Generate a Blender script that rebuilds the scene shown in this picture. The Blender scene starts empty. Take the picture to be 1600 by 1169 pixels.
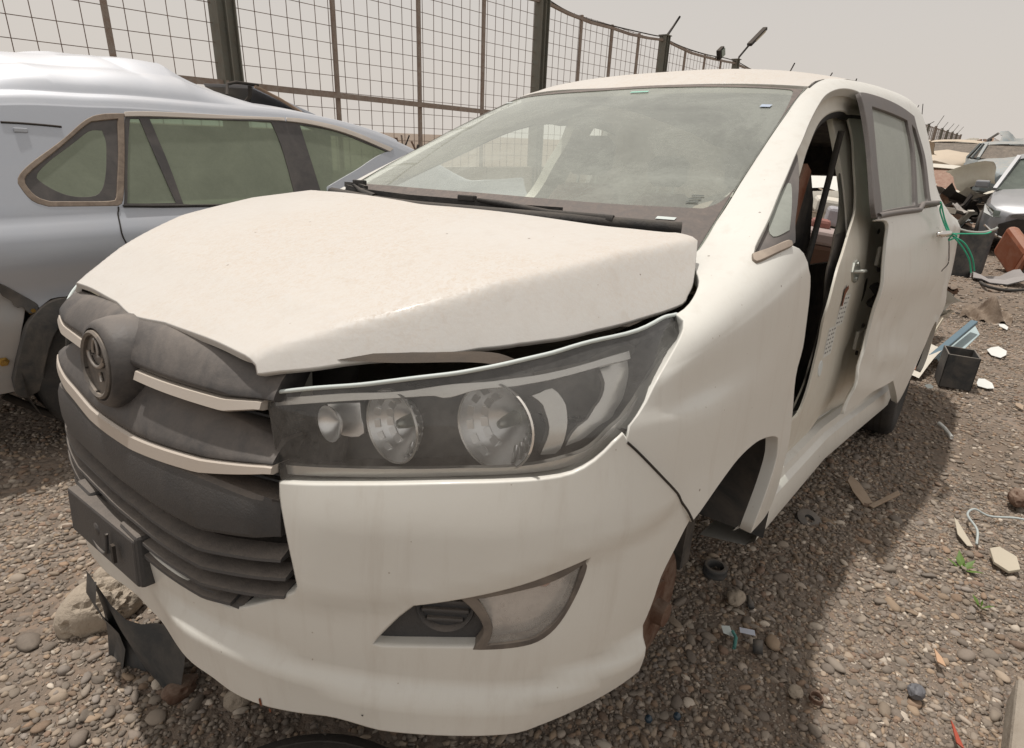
import bpy, bmesh, math, random
import numpy as np
from mathutils import Matrix, Vector
from mathutils.geometry import delaunay_2d_cdt
R = math.radians
rnd = random.Random(7); rng = np.random.default_rng(7)
sc = bpy.context.scene; COL = sc.collection
# ------------------------------------------------------------------ camera
cam = bpy.data.objects.new('camera', bpy.data.cameras.new('camera')); COL.objects.link(cam); sc.camera = cam
cam.data.sensor_width = 36; cam.data.lens = 36 * 935.526 / 1600; cam.data.clip_start = .05; cam.data.clip_end = 2500
_r, _u, _f, _c = ([0.635478, -0.771119, 0.039281], [0.260583, 0.26208, 0.929199], [0.726818, 0.580249, -0.367487], [-0.24721, -1.196332, 1.539544])
cam.matrix_world = Matrix(((_r[0], _u[0], -_f[0], _c[0]), (_r[1], _u[1], -_f[1], _c[1]), (_r[2], _u[2], -_f[2], _c[2]), (0, 0, 0, 1)))
CARM = Matrix([[0.995836, -0.001656, 0.091145, 0.013575], [-0.001656, 0.999341, 0.036255, 0.0054], [-0.091145, -0.036255, 0.995177, 0.297166], [0.0, 0.0, 0.0, 1.0]])
# ------------------------------------------------------------------ sky, sun, exposure
SUN_EL, SUN_AZ = R(76), R(83)          # azimuth from +X towards +Y
w = bpy.data.worlds.new('World'); sc.world = w; w.use_nodes = True
nt = w.node_tree; N = nt.nodes; L = nt.links; N.clear()
sky = N.new('ShaderNodeTexSky'); sky.sky_type = 'NISHITA'; sky.sun_disc = False
sky.sun_elevation = SUN_EL; sky.sun_rotation = R(90) - SUN_AZ; sky.dust_density = 8; sky.air_density = 1.2; sky.ozone_density = .3
mul = N.new('ShaderNodeMix'); mul.data_type = 'RGBA'; mul.inputs[0].default_value = .86
scl = N.new('ShaderNodeVectorMath'); scl.operation = 'SCALE'; scl.inputs[3].default_value = .10
L.new(sky.outputs[0], scl.inputs[0])
# dust laden air: nearly even pale beige, a little darker overhead than near the horizon
tc = N.new('ShaderNodeTexCoord'); sx = N.new('ShaderNodeSeparateXYZ'); L.new(tc.outputs['Generated'], sx.inputs[0])
rp = N.new('ShaderNodeValToRGB'); L.new(sx.outputs[2], rp.inputs[0])
rp.color_ramp.elements[0].position = 0; rp.color_ramp.elements[0].color = (.76, .70, .64, 1)
rp.color_ramp.elements[1].position = 1; rp.color_ramp.elements[1].color = (.665, .63, .59, 1)
e = rp.color_ramp.elements.new(.22); e.color = (.69, .645, .60, 1)
L.new(scl.outputs[0], mul.inputs['A']); L.new(rp.outputs[0], mul.inputs['B'])
bg = N.new('ShaderNodeBackground'); bg.inputs[1].default_value = 1.0; wo = N.new('ShaderNodeOutputWorld')
L.new(mul.outputs['Result'], bg.inputs[0]); L.new(bg.outputs[0], wo.inputs[0])
sun = bpy.data.objects.new('sun', bpy.data.lights.new('sun', 'SUN')); COL.objects.link(sun)
sun.data.energy = 3.2; sun.data.angle = R(1.5); sun.data.color = (1, .955, .90)
_d = Vector((math.cos(SUN_EL) * math.cos(SUN_AZ), math.cos(SUN_EL) * math.sin(SUN_AZ), math.sin(SUN_EL)))
sun.rotation_euler = _d.to_track_quat('Z', 'Y').to_euler()
sc.view_settings.view_transform = 'Standard'; sc.view_settings.look = 'None'; sc.view_settings.exposure = 0.0; sc.view_settings.gamma = 1
sc.cycles.max_bounces = 8; sc.cycles.transparent_max_bounces = 12
# ------------------------------------------------------------------ materials
def nodes(name):
    m = bpy.data.materials.new(name); m.use_nodes = True
    return m, m.node_tree.nodes, m.node_tree.links, m.node_tree.nodes['Principled BSDF']
def noise(N, L, scale, detail=4, rough=.55, vec=None, dist=0):
    n = N.new('ShaderNodeTexNoise'); n.inputs['Scale'].default_value = scale; n.inputs['Detail'].default_value = detail
    n.inputs['Roughness'].default_value = rough; n.inputs['Distortion'].default_value = dist
    if vec: L.new(vec, n.inputs['Vector'])
    return n.outputs[0]
def ramp(N, L, src, a, b, ca=(0, 0, 0, 1), cb=(1, 1, 1, 1)):
    r = N.new('ShaderNodeValToRGB'); r.color_ramp.elements[0].position = a; r.color_ramp.elements[1].position = b
    r.color_ramp.elements[0].color = ca; r.color_ramp.elements[1].color = cb; L.new(src, r.inputs[0]); return r.outputs[0]
def mixc(N, L, fac, a, b, mode='MIX'):
    m = N.new('ShaderNodeMix'); m.data_type = 'RGBA'; m.blend_type = mode
    if isinstance(fac, (int, float)): m.inputs[0].default_value = fac
    else: L.new(fac, m.inputs[0])
    for k, v in (('A', a), ('B', b)):
        if isinstance(v, tuple): m.inputs[k].default_value = v
        else: L.new(v, m.inputs[k])
    return m.outputs['Result']
def math_(N, L, op, a, b=0.):
    m = N.new('ShaderNodeMath'); m.operation = op
    for i, v in ((0, a), (1, b)):
        if isinstance(v, (int, float)): m.inputs[i].default_value = v
        else: L.new(v, m.inputs[i])
    return m.outputs[0]
def c4(c): return (c[0], c[1], c[2], 1)
DUST = (.50, .415, .33)
def specks(N, L, tc, c, scale, thr, col, amount=.8):
    'sparse pinhead chips and dirt specks'
    v = N.new('ShaderNodeTexVoronoi'); v.inputs['Scale'].default_value = scale; L.new(tc, v.inputs['Vector'])
    s = N.new('ShaderNodeSeparateColor'); L.new(v.outputs['Color'], s.inputs[0])
    a = math_(N, L, 'LESS_THAN', v.outputs['Distance'], thr); b = math_(N, L, 'GREATER_THAN', s.outputs[0], .72)
    return mixc(N, L, math_(N, L, 'MULTIPLY', math_(N, L, 'MULTIPLY', a, b), amount), c, col)
def M(name, col, rough=.5, metal=0, dust=.0, dust_scale=6, up=.0, var=.12, bump=.0, bscale=60, coat=0, speck=0, dustcol=DUST, spec=.5):
    "plain coat with uneven colour, dirt patches, dust that settles on faces that look up, fine relief"
    m, N, L, b = nodes(name)
    tc = N.new('ShaderNodeTexCoord').outputs['Object']
    n1 = noise(N, L, 3.1, 5, vec=tc)
    c = mixc(N, L, n1, c4([x * (1 - var) for x in col]), c4([min(1, x * (1 + var)) for x in col]))
    if dust or up:
        n2 = noise(N, L, dust_scale, 8, .7, tc, .6)
        f = ramp(N, L, n2, .38, .72)
        f = math_(N, L, 'MULTIPLY', f, dust)
        if up:
            g = N.new('ShaderNodeNewGeometry'); s = N.new('ShaderNodeSeparateXYZ'); L.new(g.outputs['Normal'], s.inputs[0])
            u = math_(N, L, 'POWER', math_(N, L, 'MAXIMUM', s.outputs[2], 0.), 2.)
            n3 = noise(N, L, dust_scale * 3.3, 8, .75, tc)
            u = math_(N, L, 'MULTIPLY', u, math_(N, L, 'MULTIPLY', ramp(N, L, n3, .25, .65, (.45, .45, .45, 1)), up))
            f = math_(N, L, 'ADD', f, u)
            if speck:
                n4 = noise(N, L, 95, 6, .8, tc, 1.2); n5 = noise(N, L, 2.2, 3, .5, tc)
                k = math_(N, L, 'MULTIPLY', ramp(N, L, n4, .46, .60), ramp(N, L, n5, .40, .58))
                k = math_(N, L, 'MULTIPLY', k, math_(N, L, 'MULTIPLY', math_(N, L, 'MAXIMUM', s.outputs[2], 0.), speck)); f = math_(N, L, 'ADD', f, k)
        f = math_(N, L, 'MINIMUM', f, 1.)
        c = mixc(N, L, f, c, c4(dustcol))
        r = N.new('ShaderNodeMapRange'); L.new(f, r.inputs[0]); r.inputs[3].default_value = rough; r.inputs[4].default_value = .9
        L.new(r.outputs[0], b.inputs['Roughness'])
        if coat:
            r2 = N.new('ShaderNodeMapRange'); L.new(f, r2.inputs[0]); r2.inputs[3].default_value = coat; r2.inputs[4].default_value = 0
            L.new(r2.outputs[0], b.inputs['Coat Weight'])
    else: b.inputs['Roughness'].default_value = rough; b.inputs['Coat Weight'].default_value = coat
    b.inputs['Coat Roughness'].default_value = .12
    if 'white' in name:
        c = specks(N, L, tc, c, 16, .045, (.16, .12, .09, 1)); c = specks(N, L, tc, c, 38, .06, (.30, .24, .18, 1), .6)
        mp = N.new('ShaderNodeMapping'); mp.inputs['Scale'].default_value = (14, 14, 1.2); L.new(tc, mp.inputs[0])
        c = mixc(N, L, math_(N, L, 'MULTIPLY', ramp(N, L, noise(N, L, 1.6, 6, .7, mp.outputs[0]), .52, .80), .22), c, (.36, .29, .22, 1))
    L.new(c, b.inputs['Base Color']); b.inputs['Metallic'].default_value = metal
    b.inputs['Specular IOR Level'].default_value = spec
    if bump:
        n6 = noise(N, L, bscale, 6, .65, tc); bp = N.new('ShaderNodeBump'); bp.inputs['Strength'].default_value = bump; bp.inputs['Distance'].default_value = .01
        L.new(n6, bp.inputs['Height']); L.new(bp.outputs[0], b.inputs['Normal'])
    return m
WHITE = (.675, .675, .635)
m_white = M('white_paint_dusty', WHITE, .38, 0, .10, 5, .25, .03, .03, 40, .3, .0, (.50, .44, .37))
m_bonnet = M('white_paint_speckled', (.585, .575, .55), .38, 0, .06, 20, .38, .02, .06, 110, .08, .42, (.50, .42, .34))
m_white_in = M('white_primer', (.62, .60, .53), .4, 0, .25, 9, .3, .06)
m_bumper = M('white_bumper_paint', (.67, .665, .62), .34, 0, .12, 4, .25, .03, .03, 30, .25, 0, (.50, .44, .36))
m_blackp = M('black_plastic_dusty', (.046, .047, .049), .5, 0, .12, 9, .75, .2, .25, 220, 0, 0, (.22, .185, .155))
m_grille = M('grille_plastic_dusty', (.036, .036, .038), .36, 0, .45, 11, .8, .2, .12, 60, 0, .0, (.20, .175, .155))
m_grey_paint = M('dark_silver_paint', (.27, .28, .30), .35, .4, .1, 4, .3, .04, .0, 30, .4, 0, (.45, .42, .38))
m_satin = M('satin_silver_strip', (.56, .51, .455), .38, .35, .15, 12, .4, .05)
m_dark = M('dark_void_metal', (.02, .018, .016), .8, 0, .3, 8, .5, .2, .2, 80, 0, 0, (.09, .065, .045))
m_rubber = M('black_rubber', (.022, .022, .022), .75, 0, .3, 8, .5, .2, .3, 90, 0, 0, (.12, .10, .08))
m_frame = M('window_frame_black', (.055, .052, .052), .45, 0, .35, 6, .5, .15, 0, 50, 0, 0, (.23, .20, .18))
m_frame2 = M('door_frame_dusty', (.11, .10, .097), .5, 0, .4, 8, .5, .1, 0, 50, 0, 0, (.24, .21, .19))
m_chrome = M('chrome', (.78, .76, .73), .12, 1, .12, 8, .2)
m_bowl = M('reflector_chrome', (.95, .93, .90), .32, .75)
m_steel = M('galvanised_steel', (.42, .45, .42), .35, .8, .3, 20, .1)
m_seat = M('seat_brown', (.16, .05, .022), .6, 0, .3, 9, .3)
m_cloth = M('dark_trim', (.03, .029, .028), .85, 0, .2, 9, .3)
m_beige = M('beige_trim', (.64, .60, .48), .7, 0, .2, 5, .3)
m_trim = M('grey_green_trim', (.085, .087, .072), .7, 0, .2, 5)
def glass(name, tint, dust, dustcol, up=.3, scale=3., streak=False, rough=.04, trans=1.0):
    m, N, L, b = nodes(name); out = N['Material Output']
    tcn = N.new('ShaderNodeTexCoord').outputs['Object']
    tr = N.new('ShaderNodeBsdfTransparent'); tr.inputs[0].default_value = c4(tint)
    gl = N.new('ShaderNodeBsdfGlossy'); gl.inputs[0].default_value = (1, 1, 1, 1); gl.inputs['Roughness'].default_value = rough
    fr = N.new('ShaderNodeFresnel'); fr.inputs[0].default_value = 1.5
    mx = N.new('ShaderNodeMixShader'); L.new(fr.outputs[0], mx.inputs[0]); L.new(tr.outputs[0], mx.inputs[1]); L.new(gl.outputs[0], mx.inputs[2])
    df = N.new('ShaderNodeBsdfDiffuse'); L.new(mixc(N, L, noise(N, L, scale * 2, 6, .7, tcn), c4([x * .85 for x in dustcol]), c4([x * 1.12 for x in dustcol])), df.inputs[0])
    n = noise(N, L, scale, 8, .72, tcn, .8); n2 = noise(N, L, scale * 28, 6, .8, tcn)
    f = N.new('ShaderNodeMapRange'); L.new(math_(N, L, 'ADD', math_(N, L, 'MULTIPLY', n, .7), math_(N, L, 'MULTIPLY', n2, .3)), f.inputs[0])
    f.inputs[1].default_value = .3; f.inputs[2].default_value = .7; f.inputs[3].default_value = max(0, dust - .14); f.inputs[4].default_value = min(1, dust + .14)
    mx2 = N.new('ShaderNodeMixShader'); L.new(f.outputs[0], mx2.inputs[0]); L.new(mx.outputs[0], mx2.inputs[1]); L.new(df.outputs[0], mx2.inputs[2])
    L.new(mx2.outputs[0], out.inputs[0]); return m
m_ws = glass('windscreen_glass', (.86, .93, .87), .36, (.53, .555, .50))
m_sideglass = glass('side_glass_dusty', (.70, .78, .72), .72, (.40, .42, .38))
m_suvglass = glass('green_glass_dusty', (.42, .60, .44), .66, (.31, .345, .265))
m_lens = glass('clear_lens', (.97, .98, .98), .08, (.62, .61, .58), rough=.04)
m_foglens = glass('fog_lens', (.94, .94, .95), .30, (.78, .75, .70), scale=9, rough=.06)
m_frit = M('black_frit_dusty', (.05, .045, .042), .5, 0, .55, 40, .45, .2, 0, 50, 0, .5, (.20, .165, .145))
m_rope = M('green_twine', (.05, .42, .26), .8)
m_silver = M('silver_paint', (.42, .45, .50), .42, .35, .08, 4, .32, .04, .0, 30, .5, 0, (.62, .56, .50))
m_clad = M('grey_black_cladding', (.035, .040, .044), .6, 0, .2, 6, .3, .15, .1, 150)
# ------------------------------------------------------------------ object helpers
def link(o, parent=None):
    COL.objects.link(o)
    if parent is not None: o.parent = parent
    return o
def tag(o, label=None, cat=None, group=None, kind=None):
    for k, v in (('label', label), ('category', cat), ('group', group), ('kind', kind)):
        if v: o[k] = v
    return o
def empty(name, label=None, cat=None, group=None, loc=(0, 0, 0), rz=0, mw=None):
    o = bpy.data.objects.new(name, None); COL.objects.link(o); o.empty_display_size = .2
    if mw is not None: o.matrix_world = mw
    else: o.location = loc; o.rotation_euler = (0, 0, rz)
    return tag(o, label, cat, group)
def mesh(name, V, F, mat, parent=None, smooth=True, normals=None, angle=None):
    me = bpy.data.meshes.new(name); me.from_pydata([tuple(map(float, v)) for v in V], [], [tuple(map(int, f)) for f in F]); me.update()
    if smooth: me.polygons.foreach_set('use_smooth', [True] * len(me.polygons))
    if angle is not None and smooth:
        me.set_sharp_from_angle(angle=R(angle))
    if normals is not None: me.normals_split_custom_set_from_vertices([tuple(map(float, n)) for n in normals])
    mats = mat if isinstance(mat, (list, tuple)) else [mat]
    for m in mats: me.materials.append(m)
    o = bpy.data.objects.new(name, me); return link(o, parent)
class MB:
    def __init__(s): s.V = []; s.F = []
    def add(s, V, F):
        k = len(s.V); s.V += [tuple(v) for v in V]; s.F += [tuple(i + k for i in f) for f in F]; return s
    def box(s, c, d, rot=None):
        V = [(x * d[0] / 2, y * d[1] / 2, z * d[2] / 2) for x in (-1, 1) for y in (-1, 1) for z in (-1, 1)]
        if rot is not None: V = [tuple(rot @ Vector(v)) for v in V]
        V = [(v[0] + c[0], v[1] + c[1], v[2] + c[2]) for v in V]
        return s.add(V, [(0, 1, 3, 2), (4, 6, 7, 5), (0, 4, 5, 1), (2, 3, 7, 6), (0, 2, 6, 4), (1, 5, 7, 3)])
    def bar(s, a, b, w, h=None, up=(0, 0, 1)):
        a = Vector(a); b = Vector(b); d = (b - a); l = d.length; d.normalize(); h = h or w
        x = d.cross(Vector(up));
        if x.length < 1e-4: x = d.cross(Vector((1, 0, 0)))
        x.normalize(); y = x.cross(d)
        V = [p + x * (i * w / 2) + y * (j * h / 2) for p in (a, b) for i, j in ((-1, -1), (1, -1), (1, 1), (-1, 1))]
        return s.add(V, [(0, 3, 2, 1), (4, 5, 6, 7), (0, 1, 5, 4), (1, 2, 6, 5), (2, 3, 7, 6), (3, 0, 4, 7)])
    def tube(s, pts, r, n=8, caps=True):
        P = [Vector(p) for p in pts]; rings = []; up = Vector((0, 0, 1))
        rr = r if isinstance(r, (list, tuple)) else [r] * len(P)
        for i, p in enumerate(P):
            t = (P[min(i + 1, len(P) - 1)] - P[max(i - 1, 0)]).normalized()
            x = t.cross(up)
            if x.length < .05: x = t.cross(Vector((1, 0, 0)))
            x.normalize(); y = x.cross(t); rings.append([p + (x * math.cos(a) + y * math.sin(a)) * rr[i] for a in [2 * math.pi * k / n for k in range(n)]])
        V = [v for g in rings for v in g]; F = []
        for i in range(len(P) - 1):
            for k in range(n): F.append((i * n + k, i * n + (k + 1) % n, (i + 1) * n + (k + 1) % n, (i + 1) * n + k))
        if caps: F += [tuple(range(n)), tuple(range((len(P) - 1) * n, len(P) * n))[::-1]]
        return s.add(V, F)
    def lathe(s, prof, c, axis=(0, 0, 1), n=32, a0=0, a1=2 * math.pi, ref=None):
        ax = Vector(axis).normalized(); x = ax.cross(Vector(ref or ((0, 0, 1) if abs(ax.z) < .9 else (1, 0, 0)))).normalized(); y = ax.cross(x); c = Vector(c)
        full = abs(a1 - a0 - 2 * math.pi) < 1e-6; m = n if full else n + 1
        V = [c + ax * h + (x * math.cos(a) + y * math.sin(a)) * r for (r, h) in prof for a in [a0 + (a1 - a0) * k / n for k in range(m)]]
        F = []
        for i in range(len(prof) - 1):
            for k in range(n): F.append((i * m + k, i * m + (k + 1) % m, (i + 1) * m + (k + 1) % m, (i + 1) * m + k))
        return s.add(V, F)
    def build(s, name, mat, parent=None, smooth=False, angle=None, bevel=0):
        o = mesh(name, s.V, s.F, mat, parent, smooth, angle=angle)
        if bevel:
            b = o.modifiers.new('bevel', 'BEVEL'); b.width = bevel; b.segments = 2; b.limit_method = 'ANGLE'; b.angle_limit = R(40)
        return o
def crspline(P, closed=False, k=6):
    P = [np.array(p, float) for p in P]; n = len(P)
    if n < 3: return P
    o = []
    for i in range(n - 1):
        p0 = P[i - 1] if i else 2 * P[0] - P[1]; p1, p2 = P[i], P[i + 1]; p3 = P[i + 2] if i + 2 < n else 2 * P[-1] - P[-2]
        for j in range(k):
            t = j / k; o.append(.5 * ((2 * p1) + (p2 - p0) * t + (2 * p0 - 5 * p1 + 4 * p2 - p3) * t * t + (3 * p1 - p0 - 3 * p2 + p3) * t ** 3))
    o.append(P[-1]); return o
def resample(S, poly, step):
    P = S(np.array([p[0] for p in poly]), np.array([p[1] for p in poly])); d = np.r_[0, np.cumsum(np.linalg.norm(np.diff(P, axis=0), axis=1))]
    n = max(1, int(round(d[-1] / step))); u = np.linspace(0, d[-1], n + 1); poly = np.array(poly)
    return [np.array((np.interp(x, d, poly[:, 0]), np.interp(x, d, poly[:, 1]))) for x in u]
def outline(S, segs, step):
    o = []
    for s in segs:
        r = resample(S, crspline(s), step)
        if o and np.linalg.norm(o[-1] - r[0]) < 1e-3: r = r[1:]
        o += r
    if np.linalg.norm(o[0] - o[-1]) < 1e-3: o = o[:-1]
    # drop near duplicates
    P = S(np.array([p[0] for p in o]), np.array([p[1] for p in o])); keep = [0]
    for i in range(1, len(o)):
        if np.linalg.norm(P[i] - P[keep[-1]]) > step * .3: keep.append(i)
    if np.linalg.norm(P[keep[-1]] - P[0]) < step * .3: keep.pop()
    return np.array([o[i] for i in keep])
def inpoly(pts, poly):
    x, y = pts[:, 0], pts[:, 1]; c = np.zeros(len(pts), bool); n = len(poly)
    for i in range(n):
        x1, y1 = poly[i]; x2, y2 = poly[(i + 1) % n]
        if y1 == y2: continue
        c ^= ((y1 > y) != (y2 > y)) & (x < (x2 - x1) * (y - y1) / (y2 - y1) + x1)
    return c
def panel(name, S, segs, mat, parent, step=.016, lip=.004, thick=.02, holes=(), sign=None, grid=None):
    "trim a smooth surface to an outline; rounded rim folded inwards"
    sg = S.sign if sign is None else sign
    loops = [outline(S, segs, step)] + [outline(S, h, step) for h in holes]
    allp = np.concatenate(loops); s0, t0 = allp.min(0); s1, t1 = allp.max(0)
    ms, mt = np.meshgrid(np.linspace(s0, s1, 12), np.linspace(t0, t1, 12)); h = 1e-3
    ls = np.linalg.norm(S(ms + h, mt) - S(ms - h, mt), axis=-1).mean() / (2 * h); lt = np.linalg.norm(S(ms, mt + h) - S(ms, mt - h), axis=-1).mean() / (2 * h)
    g = grid or step; gs, gt = np.meshgrid(np.arange(s0 + g / ls / 2, s1, g / ls), np.arange(t0 + g / lt / 2, t1, g / lt)); G = np.stack([gs.ravel(), gt.ravel()], 1)
    k = inpoly(G, loops[0])
    for l in loops[1:]: k &= ~inpoly(G, l)
    G = G[k]
    if len(G):
        B = allp * [ls, lt]; GG = G * [ls, lt]; ok = np.ones(len(G), bool)
        for i in range(0, len(B), 64): ok &= (np.linalg.norm(GG[:, None] - B[None, i:i + 64], axis=2) > g * .55).all(1)
        G = G[ok]
    V2 = np.concatenate([allp, G]) if len(G) else allp; sc2 = V2 * [ls, lt]
    E = []; k = 0
    for l in loops:
        E += [(k + i, k + (i + 1) % len(l)) for i in range(len(l))]; k += len(l)
    r = delaunay_2d_cdt([Vector(v) for v in sc2], E, [], 0, 1e-7)
    VV = np.array([tuple(v) for v in r[0]]) / [ls, lt]; T = np.array([f for f in r[2] if len(f) == 3])
    cen = VV[T].mean(1); k = inpoly(cen, loops[0])
    for l in loops[1:]: k &= ~inpoly(cen, l)
    T = T[k]
    P = S(VV[:, 0], VV[:, 1]); Nn = nrm(S, VV[:, 0], VV[:, 1]) * sg
    # orient faces
    a = P[T[:, 1]] - P[T[:, 0]]; b = P[T[:, 2]] - P[T[:, 0]]; fl = (np.cross(a, b) * Nn[T[:, 0]]).sum(1) < 0; T[fl] = T[fl][:, ::-1]
    V = list(P); F = [tuple(t) for t in T]; NN = list(Nn)
    for li, l in enumerate(loops):
        Pl = S(l[:, 0], l[:, 1]); Nl = nrm(S, l[:, 0], l[:, 1]) * sg
        tg = np.roll(Pl, -1, 0) - np.roll(Pl, 1, 0); tg /= np.linalg.norm(tg, axis=1, keepdims=True) + 1e-9
        o = np.cross(tg, Nl)
        area = .5 * np.sum(l[:, 0] * np.roll(l[:, 1], -1) - np.roll(l[:, 0], -1) * l[:, 1])
        mid = (l + np.roll(l, -1, 0))[0] / 2; q = Pl[0] + o[0] * .003
        # choose outward direction: compare with parameter-space winding
        J = np.cross(S(l[:1, 0] + h, l[:1, 1]) - S(l[:1, 0] - h, l[:1, 1]), S(l[:1, 0], l[:1, 1] + h) - S(l[:1, 0], l[:1, 1] - h))[0] @ Nl[0]
        if (area > 0) != (J > 0): o = -o
        if li: o = -o
        base = len(V); n = len(l)
        rings = [(0, 0, 0.), (lip * .7, lip * .3, .7), (lip, lip, 1.), (lip, thick, 1.)]
        for (u, d, q) in rings:
            V += list(Pl + o * u - Nl * d); w_ = Nl * (1 - q) + o * q if q < 1 else o; NN += list(w_ / (np.linalg.norm(w_, axis=1, keepdims=True) + 1e-9))
        for rI in range(3):
            for i in range(n):
                j = (i + 1) % n; f = (base + rI * n + i, base + rI * n + j, base + (rI + 1) * n + j, base + (rI + 1) * n + i)
                pa, pb, pc = V[f[0]], V[f[1]], V[f[2]]
                if np.dot(np.cross(pb - pa, pc - pa), NN[f[2]]) < 0: f = f[::-1]
                F.append(f)
    return mesh(name, V, F, mat, parent, True, NN)
def mirs(segs): return [[[2 * SC - p[0], p[1]] for p in s][::-1] for s in segs][::-1]
def sweep(name, S, ss, prof, mat, parent, caps=True, smooth=True, angle=35):
    "profile [(t or f(s), offset)] swept along s on a surface"
    ss = np.array(ss, float); V = []
    for (t, d) in prof:
        tt = np.array([t(x) if callable(t) else t for x in ss]); dd = np.array([d(x) if callable(d) else d for x in ss])
        V.append(S(ss, tt) + nrm(S, ss, tt) * S.sign * dd[:, None])
    V = np.array(V); m, n = len(prof), len(ss); F = [(i * n + k, i * n + k + 1, (i + 1) * n + k + 1, (i + 1) * n + k) for i in range(m - 1) for k in range(n - 1)]
    if caps: F += [tuple(i * n for i in range(m)), tuple(i * n + n - 1 for i in range(m))[::-1]]
    return mesh(name, V.reshape(-1, 3), F, mat, parent, smooth, angle=angle)
def loft(name, secs, mat, parent, closed=False, caps=False, smooth=True, angle=35):
    m, n = len(secs), len(secs[0]); V = [p for s in secs for p in s]; k = n if closed else n - 1
    F = [(i * n + j, i * n + (j + 1) % n, (i + 1) * n + (j + 1) % n, (i + 1) * n + j) for i in range(m - 1) for j in range(k)]
    if caps: F += [tuple(range(n)), tuple(range((m - 1) * n, m * n))[::-1]]
    return mesh(name, V, F, mat, parent, smooth, angle=angle)
# ------------------------------------------------------------------ body surfaces
def _cr(P,u,axis):
    # uniform Catmull-Rom along axis, u array of positions
    n=P.shape[axis]
    i=np.clip(np.floor(u).astype(int),0,n-2);f=u-i
    g=lambda k:np.take(P,np.clip(k,0,n-1),axis=axis)
    return i,f,g
class Grid:
    "smooth surface through a grid of control points"
    def __init__(self,P): # (ns,nt,3)
        P=np.asarray(P,float)
        # pad by linear extrapolation
        P=np.concatenate([2*P[:1]-P[1:2],P,2*P[-1:]-P[-2:-1]],0)
        P=np.concatenate([2*P[:,:1]-P[:,1:2],P,2*P[:,-1:]-P[:,-2:-1]],1)
        self.P=P;self.ns=P.shape[0]-2;self.nt=P.shape[1]-2
        self.s0,self.s1,self.t0,self.t1=0,self.ns-1,0,self.nt-1
    def w(self,f):
        f2=f*f;f3=f2*f
        return (-.5*f3+f2-.5*f,1.5*f3-2.5*f2+1,-1.5*f3+2*f2+.5*f,.5*f3-.5*f2)
    def __call__(self,s,t):
        s=np.asarray(s,float);t=np.asarray(t,float)
        i=np.clip(np.floor(s).astype(int),0,self.ns-2);j=np.clip(np.floor(t).astype(int),0,self.nt-2)
        ws=self.w(s-i);wt=self.w(t-j);r=0
        for a in range(4):
            for b in range(4):
                r=r+(ws[a]*wt[b])[...,None]*self.P[i+a,j+b]
        return r
class Fn:
    def __init__(self,fn,s0,s1,t0,t1):
        self.fn=fn;self.s0,self.s1,self.t0,self.t1=s0,s1,t0,t1
    def __call__(self,s,t):
        s=np.asarray(s,float);t=np.asarray(t,float)
        return self.fn(s,t)
def nrm(S,s,t,h=1e-3):
    s=np.asarray(s,float);t=np.asarray(t,float)
    hs=h*(S.s1-S.s0)/10;ht=h*(S.t1-S.t0)/10
    a=S(s+hs,t)-S(s-hs,t);b=S(s,t+ht)-S(s,t-ht)
    n=np.cross(a,b);return n/(np.linalg.norm(n,axis=-1,keepdims=True)+1e-12)
def offset(S,d):
    "surface pushed out by d along its normal (d<0: in)"
    def fn(s,t): return S(s,t)+nrm(S,s,t)*d*S.sign
    o=Fn(fn,S.s0,S.s1,S.t0,S.t1);o.sign=S.sign;return o
ip=lambda x,xs,ys:np.interp(x,xs,ys)
def sstep(x,a,b):
    u=np.clip((x-a)/(b-a),0,1);return u*u*(3-2*u)
# ---------------- white car, car frame: X to the rear, Y to the car's right (far side +), Z up
# windscreen
def ws_edge(z):
    x=ip(z,[1.0,1.12,1.25,1.4,1.5,1.6,1.66,1.75],[.80,1.0,1.23,1.51,1.71,1.92,2.06,2.30])
    y=ip(z,[1.0,1.12,1.6,1.75],[.735,.712,.612,.57]);return x,y
def ws_fn(s,t):
    x,y=ws_edge(t)
    cv=ip(t,[1.0,1.7],[.20,.11])
    X=x-cv*(1-np.abs(s/y)**2.2)
    return np.stack([X,s,t+.02*sstep(s,0,.7)],-1)
WS=Fn(ws_fn,-.76,.76,1.0,1.74);WS.sign=-1
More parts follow.
